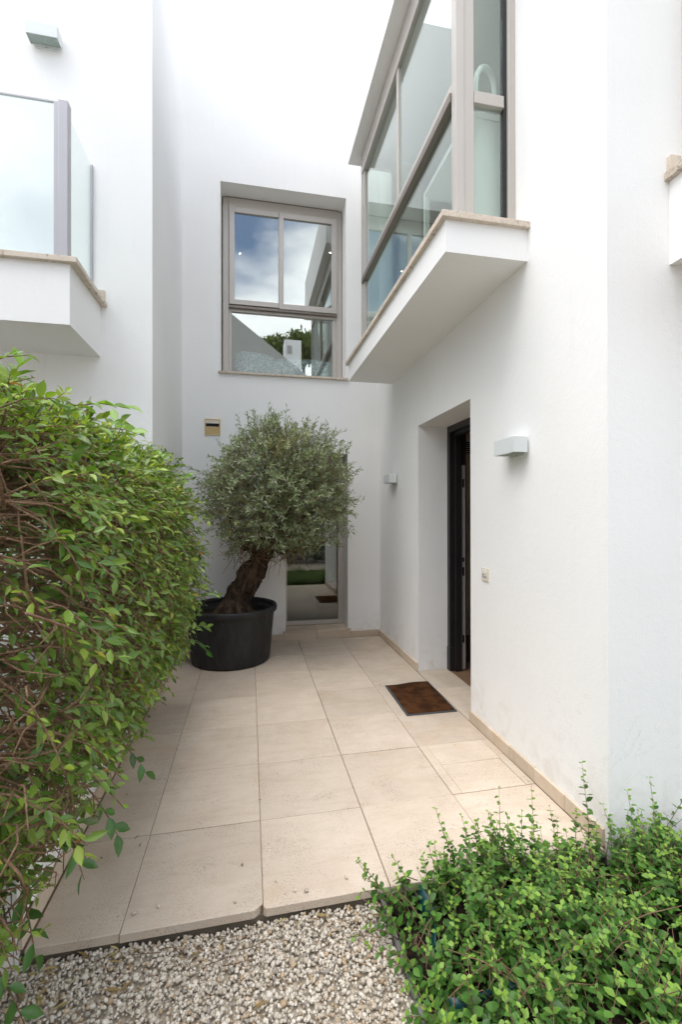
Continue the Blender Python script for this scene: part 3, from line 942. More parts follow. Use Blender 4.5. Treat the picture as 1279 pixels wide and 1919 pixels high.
def gnarled(name, ctrl, parent, seg=56, steps=64, ridge=0.25, seed=1):
    """ctrl: list of (x,y,z,r) -> thick twisted trunk"""
    c = np.array(ctrl, float)
    t = np.linspace(0, len(c) - 1, steps)
    P = np.stack([np.interp(t, np.arange(len(c)), c[:, k]) for k in range(4)], 1)
    for _ in range(3):
        P[1:-1] = (P[:-2] + 2 * P[1:-1] + P[2:]) / 4
    d = norm(np.gradient(P[:, :3], axis=0))
    bm = bmesh.new()
    rings = []
    for i in range(steps):
        a = norm(np.cross(d[i], [0.0, 1.0, 0.0]))
        b = np.cross(d[i], a)
        ring = []
        s = i / (steps - 1)
        for k in range(seg):
            th = 2 * math.pi * k / seg + 2.3 * s
            q = (math.cos(th) * 1.5, math.sin(th) * 1.5, s * 2.4 + seed)
            rr = 1 + ridge * (1.5 * vnoise(q, 1.2, seed) + 0.8 * vnoise(q, 2.9, seed + 3) + .42 * vnoise(q, 7.0, seed + 5)) + .055 * math.cos(5 * th + 3 * vnoise(q, .9, 2))
            flare = 1 + 0.42 * max(0, 1 - s * 6) * (0.5 + vnoise(q, 1.7, 9) * 1.4)
            co = P[i, :3] + (a * math.cos(th - 2.3 * s) + b * math.sin(th - 2.3 * s)) * P[i, 3] * rr * flare
            ring.append(bm.verts.new(co))
        rings.append(ring)
    for i in range(steps - 1):
        for k in range(seg):
            bm.faces.new([rings[i][k], rings[i][(k + 1) % seg], rings[i + 1][(k + 1) % seg], rings[i + 1][k]])
    bm.faces.new(list(reversed(rings[0])))
    bm.faces.new(rings[-1])
    bmesh.ops.recalc_face_normals(bm, faces=list(bm.faces))
    return link(name, me_from_bm(bm, name), M['olive_bark'], parent, True)
trunk = gnarled('trunk', [(-.215, 3.0, .40, .165), (-.195, 3.0, .52, .135), (-.16, 3.0, .63, .115), (-.105, 2.995, .72, .112), (-.045, 2.99, .85, .118), (.02, 2.985, .94, .108), (.065, 2.98, 1.03, .09), (.10, 2.975, 1.12, .078), (.13, 2.97, 1.2, .07)], olive, ridge=0.33)
# surface roots spreading in the pot
rs = np.random.RandomState(8)
for ang, ln in ((3.3, .30), (2.6, .22), (4.1, .26), (5.0, .25), (5.9, .24), (.4, .2)):
    pts, rad = [], []
    for i in range(9):
        s = i / 8
        pts.append((-.20 + math.cos(ang + .4 * s) * (.04 + ln * s), 3.0 + math.sin(ang + .4 * s) * (.04 + ln * s), .57 - .135 * min(1, s * 1.25) + .012 * math.sin(s * 9)))
        rad.append(.05 * (1 - s) + .016)
    link('root', tube_mesh('root', [(pts, rad)], 9), M['olive_bark'], trunk)

CC, CRX, CRY, CRZ = np.array((0.215, 2.90, 1.72)), 0.73, 0.60, 0.635
def crown_r(D):
    """boxy rounded crown: superellipsoid radius along unit directions"""
    e = 3.1
    q = (np.abs(D[:, 0]) / CRX) ** e + (np.abs(D[:, 1]) / CRY) ** e + (np.abs(D[:, 2]) / CRZ) ** e
    return q ** (-1 / e)
rs = np.random.RandomState(21)
# limbs
limbs = []
tips = [(-.28, 2.75, 1.55), (-.12, 3.1, 1.85), (.1, 2.7, 1.95), (.3, 3.1, 2.0), (.5, 2.75, 1.8), (.68, 3.0, 1.55), (.55, 2.8, 1.3), (-.25, 2.95, 1.25), (.2, 2.6, 1.45), (.75, 2.85, 1.2), (-.02, 2.62, 1.2)]
for i, tp in enumerate(tips):
    s0 = np.array((.095, 2.975, 1.09)) + rs.uniform(-.05, .05, 3)
    s1 = np.array(tp)
    mid = (s0 + s1) / 2 + rs.uniform(-.07, .07, 3) + np.array((0, 0, -.05))
    tt = np.linspace(0, 1, 12)[:, None]
    pts = (1 - tt) ** 2 * s0 + 2 * tt * (1 - tt) * mid + tt ** 2 * s1 + rs.normal(0, .008, (12, 3))
    link('branch', tube_mesh('branch', [(pts, np.linspace(.06, .012, 12) * rs.uniform(.7, 1.05))], 9), M['olive_bark'], olive)

def olive_crown():
    n = 2850
    D = norm(rs.normal(size=(n, 3)))
    # clumps: pull directions toward random clump centres
    cl = norm(rs.normal(size=(70, 3)))
    lift = rs.uniform(-.09, .075, 70)
    near = np.argmax(D @ cl.T, axis=1)
    rad = crown_r(D) * (np.clip(rs.beta(5, 1.5, n), .25, 1) + lift[near])
    B = CC + D * rad[:, None]
    B[:, 2] += 0.03 * np.sin(B[:, 0] * 9)
    keep = B[:, 1] < 3.50
    # underside opens around the trunk fork
    bx__, by__, _z = in_view(B + D * .08)
    keep &= ~((bx__ < 455) & (by__ < 905 - (bx__ - 372) * 1.35))
    keep &= ~((B[:, 0] < -.14 - (2.42 - B[:, 2]) * .9) & (B[:, 2] > 1.95))
    keep &= ~((B[:, 2] < 1.16) & (np.hypot(B[:, 0] - .08, B[:, 1] - 2.97) < .27))
    B, D, near = B[keep], D[keep], near[keep]
    n = len(B)
    sd = norm(D * .75 + rs.normal(0, .55, (n, 3)) + np.array((0, 0, .35)))
    ln = rs.uniform(.07, .15, n)
    # free shoots that stand out of the clipped outline
    ext = [(-.42, 2.80, 1.84, -.9, .1, .30, .34), (-.44, 2.75, 1.80, -.8, -.1, .10, .26), (-.12, 2.85, 2.27, -.25, 0, .85, .18), (-.05, 2.9, 2.34, -.15, .1, .95, .19), (.12, 2.9, 2.37, .35, 0, .9, .16),
           (.30, 2.9, 2.36, .02, .1, 1, .17), (.5, 2.9, 2.32, .3, 0, .9, .17), (.64, 2.9, 2.28, .4, 0, .8, .17), (.75, 2.9, 2.2, .35, 0, .8, .15), (.86, 2.9, 2.12, .85, 0, .5, .2),
           (.90, 2.9, 1.85, .9, 0, .35, .2), (.92, 2.88, 1.62, .85, 0, -.1, .16), (.9, 2.9, 1.5, .8, -.1, -.2, .14), (.02, 2.8, 2.3, -.3, 0, .8, .2), (.88, 2.85, 1.3, .7, 0, -.5, .12)]
    E = np.array(ext)
    B = np.concatenate([B, E[:, :3]])
    sd = np.concatenate([sd, norm(E[:, 3:6])])
    ln = np.concatenate([ln, E[:, 6]])
    yel = np.concatenate([(rs.uniform(size=70) < .2)[near], np.zeros(len(E), bool)])
    O, DD, NN, L, W_, T = [], [], [], [], [], []
    tw = []
    for i in range(len(B)):
        k = int(ln[i] / .0095)
        s = (np.arange(k) + rs.uniform(0, 1, k)) / k
        bend = rs.normal(0, .03, 3)
        pts = B[i] + sd[i] * (s * ln[i])[:, None] + bend * (s ** 2)[:, None]
        side = norm(np.cross(sd[i], rs.normal(size=3)))
        side2 = np.cross(sd[i], side)
        ph = np.arange(k) * 1.6 + rs.uniform(0, 6)
        out = np.cos(ph)[:, None] * side + np.sin(ph)[:, None] * side2
        d = norm(sd[i] * rs.uniform(.5, 1.1, (k, 1)) + out * .8 + rs.normal(0, .18, (k, 3)))
        O.append(pts); DD.append(d)
        NN.append(norm(np.cross(d, np.cross(sd[i] + 1e-3, d)) + rs.normal(0, .5, (k, 3)) + np.array((0, -.15, .35))))
        L.append(rs.uniform(.032, .056, k))
        W_.append(rs.uniform(.008, .012, k))
        u = rs.uniform(size=(k, 1))
        c = lerp(np.array((.15, .205, .085)), np.array((.31, .37, .20)), u)
        if yel[i]:
            c = lerp(c, np.array((.36, .33, .12)), rs.uniform(.2, .8, (k, 1)))
        silver = rs.uniform(size=(k, 1)) < .22
        c = np.where(silver, np.array((.40, .43, .35)) * rs.uniform(.8, 1.1, (k, 1)), c)
        T.append(c)
        tw.append((np.stack([B[i] - sd[i] * .09, B[i] + sd[i] * ln[i] * .5 + bend * .25, B[i] + sd[i] * ln[i] + bend]), (.0024, .0017, .0008)))
    P = leaf_verts(np.concatenate(O), np.concatenate(DD), np.concatenate(NN), np.concatenate(L), np.concatenate(W_), rs.uniform(-.05, .14, sum(map(len, L))), OT)
    cr_ = link('crown', mesh_multi('crown', P, OF, np.concatenate(T)), M['oliveleaf'], olive)
    tag(cr_, kind='stuff')
    # bare inner twigs below the crown
    for _ in range(240):
        a = np.array((.08, 2.95, 1.1)) + rs.uniform(-.22, .22, 3) * np.array((1.6, 1, .6)) + np.array((.05, -.03, .04))
        b_ = a + norm(rs.normal(size=3) + np.array((0, -.3, -.1))) * rs.uniform(.1, .26)
        tw.append((np.stack([a, (a + b_) / 2 + rs.normal(0, .01, 3), b_]), (.004, .003, .0012)))
    t_ = link('twigs', tube_mesh('twigs', tw, 3), M['bark'], olive)
    tag(t_, kind='stuff')
olive_crown()

# ------------------------------------------------------------------ gravel bed, edging, planting bed
gb = bmesh.new()
bmesh.ops.create_grid(gb, x_segments=60, y_segments=50, size=1)
for v in gb.verts:
    v.co.x = -1.4 + v.co.x * 1.86
    v.co.y = -1.24 + v.co.y * 1.25
    v.co.z = -0.071 + .006 * math.sin(v.co.x * 9) * math.cos(v.co.y * 8)
gbo = link('gravel_bed', me_from_bm(gb, 'gravel_bed'), M['gravelbase'], None, True)
tag(gbo, kind='structure')

def gravel():
    q = np.random.RandomState(4)
    bm = bmesh.new()
    bmesh.ops.create_icosphere(bm, subdivisions=1, radius=1)
    T0 = np.array([v.co[:] for v in bm.verts])
    F0 = [tuple(v.index for v in f.verts) for f in bm.faces]
    bm.free()
    n1 = 17000
    xy = np.stack([q.uniform(-1.15, .452, n1), q.uniform(-.78, .004, n1)], 1)
    n2 = 3000
    xy2 = np.stack([q.uniform(-3.0, .452, n2), q.uniform(-2.4, -.78, n2)], 1)
    n3 = 900
    xy3 = np.stack([q.uniform(-2.9, -1.15, n3), q.uniform(-.78, .0, n3)], 1)
    xy = np.concatenate([xy, xy2, xy3])
    n = len(xy)
    sz = np.concatenate([q.lognormal(math.log(.0066), .27, n1), q.lognormal(math.log(.0105), .25, n2 + n3)])
    sc = sz[:, None] * np.stack([q.uniform(.85, 1.45, n), q.uniform(.75, 1.1, n), q.uniform(.6, .95, n)], 1)
    # random rotations
    A = norm(q.normal(size=(n, 3)))
    Bv = norm(np.cross(A, q.normal(size=(n, 3))))
    Cv = np.cross(A, Bv)
    Rm = np.stack([A, Bv, Cv], 2)
    # flatten rotations a little: stones lie down
    shapes = T0[None] * (1 + q.normal(0, .13, (n, len(T0), 1)))
    # angular cut planes
    for _ in range(3):
        pn = norm(q.normal(size=(n, 3)))
        dd = np.einsum('nkc,nc->nk', shapes, pn)
        ov = np.clip(dd - q.uniform(.45, .8, (n, 1)), 0, None)
        shapes = shapes - ov[..., None] * pn[:, None, :]
    P = np.einsum('nkc,ncd->nkd', shapes * sc[:, None, :], Rm.transpose(0, 2, 1))
    P[..., 2] *= .8
    z = -0.064 + q.uniform(0, .016, n) + .006 * np.sin(xy[:, 0] * 9) * np.cos(xy[:, 1] * 8)
    P += np.stack([xy[:, 0], xy[:, 1], z], 1)[:, None, :]
    kick = q.choice(n1, 9, replace=False)
    P[kick] += (np.stack([q.uniform(-.6, .5, 9), q.gamma(1.2, .05, 9) + .01, np.full(9, .006)], 1) - P[kick].mean(1))[:, None, :]
    u = q.uniform(size=(n, 1))
    col = lerp(np.array((.40, .345, .27)), np.array((.66, .61, .53)), u ** .9)
    odd = q.uniform(size=(n, 1))
    col = np.where(odd < .10, np.array((.40, .29, .18)) * q.uniform(.8, 1.2, (n, 1)), col)
    col = np.where(odd > .965, np.array((.28, .25, .22)), col)
    o = link('gravel', mesh_multi('gravel', P, F0, col), M['gravel'])
    tag(o, 'cream crushed marble gravel in front of the paving', 'gravel', kind='stuff')
gravel()

# dry leaves and twigs on the gravel
def litter():
    q = np.random.RandomState(12)
    n = 46
    O = np.stack([q.uniform(-.85, .43, n), -np.abs(q.normal(0, .13, n)) - .012, np.full(n, -.041)], 1)
    O[:16, 0] = q.uniform(-.85, -.45, 16)
    O[-12:, 1] = q.uniform(.05, 3.2, 12); O[-12:, 0] = q.uniform(-.7, 1.3, 12); O[-12:, 2] = .003
    D = np.stack([q.normal(size=n), q.normal(size=n) * .6, q.normal(0, .12, n)], 1)
    D[-12:, 2] = 0
    N = np.stack([q.normal(0, .3, n), q.normal(0, .3, n), np.ones(n)], 1)
    tint = lerp(np.array((.22, .13, .06)), np.array((.48, .38, .17)), q.uniform(size=(n, 1)))
    ll = q.uniform(.025, .06, n); ll[-12:] *= .55
    P = leaf_verts(O, D, N, ll, ll * q.uniform(.16, .3, n), -q.uniform(0, .2, n))
    me = mesh_multi('leaf_litter', P, LF, tint)
    o = link('leaf_litter', me, M['farleaf'])
    tag(o, 'dry leaves scattered on the gravel and the paving', 'dry leaves', kind='stuff')
    tw = []
    for _ in range(26):
        a = np.array((q.uniform(-.85, .4), -abs(q.normal(0, .10)) - .015, -.041))
        th = q.uniform(0, 6.3)
        b_ = a + np.array((math.cos(th), math.sin(th) * .5, q.uniform(-.05, .12))) * q.uniform(.03, .11)
        tw.append((np.stack([a, (a + b_) / 2 + q.normal(0, .004, 3), b_]), (.0016, .0014, .0009)))
    t_ = link('twigs', tube_mesh('twigs', tw, 4), M['bark'], o)
    tag(t_, kind='stuff')
litter()

bed = bmesh.new()
bmesh.ops.create_grid(bed, x_segments=90, y_segments=60, size=1)
for v in bed.verts:
    v.co.x = 3.23 + v.co.x * 2.755
    v.co.y = -1.4 + v.co.y * 1.405
    v.co.z = -0.062 + .035 * vnoise((v.co.x, v.co.y, 0), 7, 1) + .015 * vnoise((v.co.x, v.co.y, 0), 25, 2)
bo = link('planting_bed', me_from_bm(bed, 'planting_bed'), M['soil'], None, True)
tag(bo, kind='structure')
eb = box('edging_strip', 0.455, 0.472, -2.4, 0.0, -0.15, -0.034, M['edging'], None, 0.002)
tag(eb, 'thin grey edging strip between gravel and planting bed', 'edging')

# teal plastic sheets in the bed
def teal_sheet(name, pts, h, tilt, label):
    bm = bmesh.new()
    k = len(pts)
    V1 = []
    for i, (x, y) in enumerate(pts):
        s = i / (k - 1)
        hh = h * (1 - .35 * s + .08 * math.sin(7 * s))
        V1.append((bm.verts.new((x, y, -.10)), bm.verts.new((x + tilt * .5, y, -.06 + hh * .5)), bm.verts.new((x + tilt, y + .01, -.06 + hh))))
    for i in range(k - 1):
        for j in range(2):
            bm.faces.new([V1[i][j], V1[i + 1][j], V1[i + 1][j + 1], V1[i][j + 1]])
    bmesh.ops.recalc_face_normals(bm, faces=list(bm.faces))
    bmesh.ops.solidify(bm, geom=list(bm.faces), thickness=.003)
    return tag(link(name, me_from_bm(bm, name), M['teal'], None, True), label, 'plastic sheet')
teal_sheet('plastic_sheet', [(.575 + .02 * math.sin(i * .5), -.045 - .025 * i) for i in range(9)], .08, .03, 'upright teal plastic sheet at the corner of the planting bed')
teal_sheet('plastic_sheet', [(.52 + .035 * i, -.43 - .02 * math.sin(i * .8)) for i in range(9)], .06, .02, 'low teal plastic sheet half hidden under the ground cover leaves')

# ------------------------------------------------------------------ leaf picking shared by hedge and ground cover
def build_leaves(thing, P, tint, O, mat, count, seed, name_rest):
    """the `count` leaves that show largest become objects named leaf, the rest one part"""
    px, py, dz = in_view(P.mean(1))
    a = P[:, 4] - P[:, 0]
    area = np.linalg.norm(np.cross(P[:, 5] - P[:, 6], P[:, 7] - P[:, 0]), axis=1)
    nrm = norm(np.cross(P[:, 6] - P[:, 5], P[:, 7] - P[:, 0]))
    v = norm(P.mean(1) - np.array(CAM))
    facing = np.abs((nrm * v).sum(1))
    # depth buffer in 9 px cells: only leaves near the front of their cell
    ok = (px > 5) & (px < 1274) & (py > 5) & (py < 1914) & (dz > .3)
    cell = (px // 12).astype(int) * 1000 + (py // 12).astype(int)
    best = {}
    for i in np.where(ok)[0]:
        c = cell[i]
        if c not in best or dz[i] < dz[best[c]]:
            best[c] = i
    front = np.zeros(len(P), bool)
    front[list(best.values())] = True
    score = np.where(front, area * facing / dz ** 2, 0)
    pick = np.argsort(-score)[:count]
    sel = np.zeros(len(P), bool)
    sel[pick] = True
    for i in pick:
        o0 = P[i, 0]
        me = bpy.data.meshes.new('leaf')
        me.from_pydata((P[i] - o0).tolist(), [], LF)
        me.polygons.foreach_set('use_smooth', [True] * len(LF))
        at = me.attributes.new('tint', 'FLOAT_COLOR', 'POINT')
        at.data.foreach_set('color', np.tile(np.append(tint[i], 1.0), len(LT)).astype(np.float32))
        me.materials.append(mat)
        o = bpy.data.objects.new('leaf', me)
        COL.objects.link(o)
        o.parent = thing
        o.location = Vector(o0) - thing.location
    me = mesh_multi(name_rest, P[~sel], LF, tint[~sel])
    r_ = link(name_rest, me, mat, thing, True)
    tag(r_, kind='stuff')

# ------------------------------------------------------------------ hedge
def hedge():
    q = np.random.RandomState(31)
    th = tag(empty('hedge', (-1.0, 0.9, 0)), 'tall loose evergreen hedge spilling over the low wall on the left', 'hedge')
    zz = np.array((.10, .2, .35, .55, .9, 1.25, 1.56, 1.70, 1.80, 1.88))
    xx = np.array((-.77, -.715, -.63, -.545, -.455, -.415, -.46, -.56, -.72, -.9))
    def surf(y, z):
        base = np.interp(z, zz, xx)
        nse = np.array([vnoise((a * 1.0, b * 1.0, 3.0), 2.6, 7) for a, b in zip(y, z)])
        return base + .075 * nse - .11 * np.clip((.85 - z) / .5, 0, 1) - .05 * np.clip((.7 - y) / .5, 0, 1) * np.clip((1.1 - z) / .5, 0, 1)
    O, DD, NN, L, W_, T = [], [], [], [], [], []
    tw = []
    n = 2750
    Y = q.uniform(-.62, 2.02, n)
    Z = np.where(q.uniform(size=n) < .24, q.uniform(1.5, 1.84, n), q.uniform(.12, 1.8, n))
    # thinner between 0.75 and 1.35 m where the bare stems show
    thin = np.exp(-((Z - 1.15) / .30) ** 2)
    keep = q.uniform(size=n) > thin * .15
    # below the slab edge level at the very front the leaves hang lower
    Y, Z = Y[keep], Z[keep]
    X = surf(Y, Z)
    top = q.uniform(size=len(Y)) < .20
    Z = np.where(top, 1.755 + q.uniform(-.1, .04, len(Y)) + .05 * np.clip(Y - .3, 0, 1), Z)
    X = np.where(top, q.uniform(-1.35, -.55, len(Y)), X)
    depth = q.beta(1.2, 3.2, len(Y)) * .30
    X = X - np.where(top, 0, depth) - .06
    for i in range(len(Y)):
        if X[i] < -.97 and Y[i] > 1.95: continue
        p = np.array((X[i], Y[i], Z[i]))
        up = max(0, (Z[i] - 1.4) / .5)
        sdv = norm(np.array((1.0 * (1 - .6 * up), q.normal(0, .55), .55 * up * 2 - .50 * (1 - min(1, up)) + q.normal(0, .35))))
        if top[i]: sdv = norm(np.array((q.normal(.25, .5), q.normal(0, .5), 1.0)))
        ln = q.uniform(.10, .20)
        k = q.randint(6, 11)
        s = (np.arange(k) + .6) / k
        sag = np.array((0, 0, -.06 * (ln / .2)))
        pts = p + sdv * (s * ln)[:, None] + sag * (s ** 2)[:, None]
        side = norm(np.cross(sdv, np.array((0, 0, 1.0)) + q.normal(0, .4, 3)))
        sgn = np.where(np.arange(k) % 2 == 0, 1, -1)[:, None]
        d = norm(sdv * .75 + side * sgn * .75 + q.normal(0, .28, (k, 3)) + np.array((0, 0, -.28)))
        nn = norm(np.array((.42, -.34, .75)) + q.normal(0, .42, (k, 3)))
        O.append(pts); DD.append(d); NN.append(nn)
        l_ = q.uniform(.027, .056, k) * q.uniform(.8, 1.15) * (.9 if Y[i] < .3 else 1.0)
        L.append(l_); W_.append(l_ * q.uniform(.33, .47, k))
        u = q.uniform(size=(k, 1))
        young = q.uniform() < (.14 + .40 * up)
        c = lerp(np.array((.060, .135, .022)), np.array((.20, .31, .042)), u)
        if young: c = lerp(c, np.array((.36, .46, .06)), q.uniform(.3, .9, (k, 1)))
        rare = q.uniform(size=(k, 1))
        c = np.where(rare < .006, np.array((.36, .15, .045)), c)
        c = np.where((rare > .006) & (rare < .012), np.array((.42, .38, .06)), c)
        T.append(c)
        tw.append((np.stack([p - sdv * .16 + np.array((-.03, 0, -.03)), p, p + sdv * ln * .6 + sag * .36, p + sdv * ln + sag]), (.0032, .0026, .0018, .0009)))
    # deep inner leaves, so the hedge is not see-through
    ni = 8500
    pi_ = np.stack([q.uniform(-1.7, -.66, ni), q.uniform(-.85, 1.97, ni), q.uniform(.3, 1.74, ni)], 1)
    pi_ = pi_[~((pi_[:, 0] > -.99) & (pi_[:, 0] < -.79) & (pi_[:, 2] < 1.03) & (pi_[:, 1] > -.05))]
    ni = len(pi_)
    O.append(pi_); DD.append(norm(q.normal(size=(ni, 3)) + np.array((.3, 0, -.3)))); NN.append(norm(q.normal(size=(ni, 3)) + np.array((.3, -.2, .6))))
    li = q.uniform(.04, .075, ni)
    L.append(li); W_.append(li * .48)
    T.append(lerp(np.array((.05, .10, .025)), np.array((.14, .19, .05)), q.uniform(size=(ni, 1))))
    # a few drooping sprays that stand clear of the mass (lower front, far end)
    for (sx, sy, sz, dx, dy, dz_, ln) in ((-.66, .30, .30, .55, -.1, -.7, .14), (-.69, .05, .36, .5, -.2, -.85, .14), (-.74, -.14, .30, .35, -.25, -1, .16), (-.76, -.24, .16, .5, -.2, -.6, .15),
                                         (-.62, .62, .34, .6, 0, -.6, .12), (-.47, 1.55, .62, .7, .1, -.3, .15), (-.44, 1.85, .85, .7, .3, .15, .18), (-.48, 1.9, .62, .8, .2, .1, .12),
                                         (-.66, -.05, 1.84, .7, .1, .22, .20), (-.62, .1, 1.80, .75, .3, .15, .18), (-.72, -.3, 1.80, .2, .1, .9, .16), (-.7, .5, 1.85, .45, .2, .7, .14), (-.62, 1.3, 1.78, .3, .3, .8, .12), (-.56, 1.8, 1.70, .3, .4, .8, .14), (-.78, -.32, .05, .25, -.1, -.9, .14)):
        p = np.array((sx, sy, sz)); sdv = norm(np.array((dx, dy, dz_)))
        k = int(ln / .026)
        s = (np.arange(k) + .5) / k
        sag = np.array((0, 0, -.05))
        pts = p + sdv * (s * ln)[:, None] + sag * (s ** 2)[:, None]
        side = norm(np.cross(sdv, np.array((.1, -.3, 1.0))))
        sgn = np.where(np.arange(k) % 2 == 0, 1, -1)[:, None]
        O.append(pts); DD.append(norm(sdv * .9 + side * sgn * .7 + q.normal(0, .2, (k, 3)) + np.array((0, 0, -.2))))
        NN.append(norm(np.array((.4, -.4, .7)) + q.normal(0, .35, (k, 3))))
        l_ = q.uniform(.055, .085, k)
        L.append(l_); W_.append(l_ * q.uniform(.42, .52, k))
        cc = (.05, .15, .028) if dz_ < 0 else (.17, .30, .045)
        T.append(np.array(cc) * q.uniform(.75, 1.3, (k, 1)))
        tw.append((np.stack([p - sdv * .15, p, p + sdv * ln * .6 + sag * .36, p + sdv * ln + sag]), (.0035, .003, .002, .001)))
    O = np.concatenate(O); L = np.concatenate(L); T = np.concatenate(T)
    P = leaf_verts(O, np.concatenate(DD), np.concatenate(NN), L, np.concatenate(W_), q.uniform(-.02, .30, len(L)))
    build_leaves(th, P, T, O, M['leaf'], 300, 1, 'foliage')
    # thin interior twigs
    for _ in range(1900):
        z0 = q.uniform(.35, 1.65)
        y0 = q.uniform(-.75, 1.95)
        x0 = np.interp(z0, zz, xx) - q.uniform(.03, .40)
        if z0 < 1.04 and y0 > -.05 and x0 < -.79: continue
        a = np.array((x0, y0, z0))
        v = norm(np.array((q.normal(.35, .4), q.normal(0, 1.0), q.normal(.1, .45))))
        ln = q.uniform(.08, .30)
        b_ = a + v * ln
        b_[0] = min(b_[0], np.interp(b_[2], zz, xx) + .01)
        if b_[2] < 1.04 and b_[0] < -.79: b_[0] = -.785
        tw.append((np.stack([a, (a + b_) / 2 + q.normal(0, .015, 3), b_]), np.array((.0028, .0022, .0012)) * q.uniform(.6, 1.4)))
    t_ = link('twigs', tube_mesh('twigs', tw, 4), M['bark'], th)
    tag(t_, kind='stuff')
    # main stems that one can follow
    stems = [((-.95, -.55, 1.12), (-.62, .25, 1.18)), ((-.9, -.5, 1.06), (-.60, .10, .92)), ((-.95, -.6, 1.35), (-.66, .05, 1.55)), ((-.9, -.3, 1.08), (-.56, .72, 1.12)), ((-.88, .1, 1.06), (-.55, .65, .78)),
             ((-.9, .5, 1.1), (-.56, 1.2, 1.4)), ((-.85, .7, 1.2), (-.50, 1.6, 1.22)), ((-.9, -.5, 1.02), (-.58, -.05, .55)), ((-.85, -.2, 1.4), (-.56, .55, 1.30)), ((-.9, 1.0, 1.05), (-.52, 1.5, .8)), ((-.88, -.6, 1.5), (-.63, .1, 1.72)), ((-.9, -.4, .98), (-.68, -.15, .40))]
    for a, b_ in stems:
        a, b_ = np.array(a), np.array(b_)
        tt = np.linspace(0, 1, 9)[:, None]
        pts = a + (b_ - a) * tt + np.array((.06, 0, .03)) * np.sin(tt * 3.14) + q.normal(0, .009, (9, 3))
        link('stem', tube_mesh('stem', [(pts, np.linspace(.0075, .0035, 9))], 6), M['bark'], th)
    # trunks rising behind the wall
    for y0 in (-.5, .1, .7, 1.3, 1.8):
        pts = np.array([(-1.12 + q.normal(0, .02), y0 + q.normal(0, .03), z) for z in np.linspace(-.12, 1.6, 9)])
        link('stem', tube_mesh('stem', [(pts, np.linspace(.022, .009, 9))], 7), M['bark'], th)
hedge()

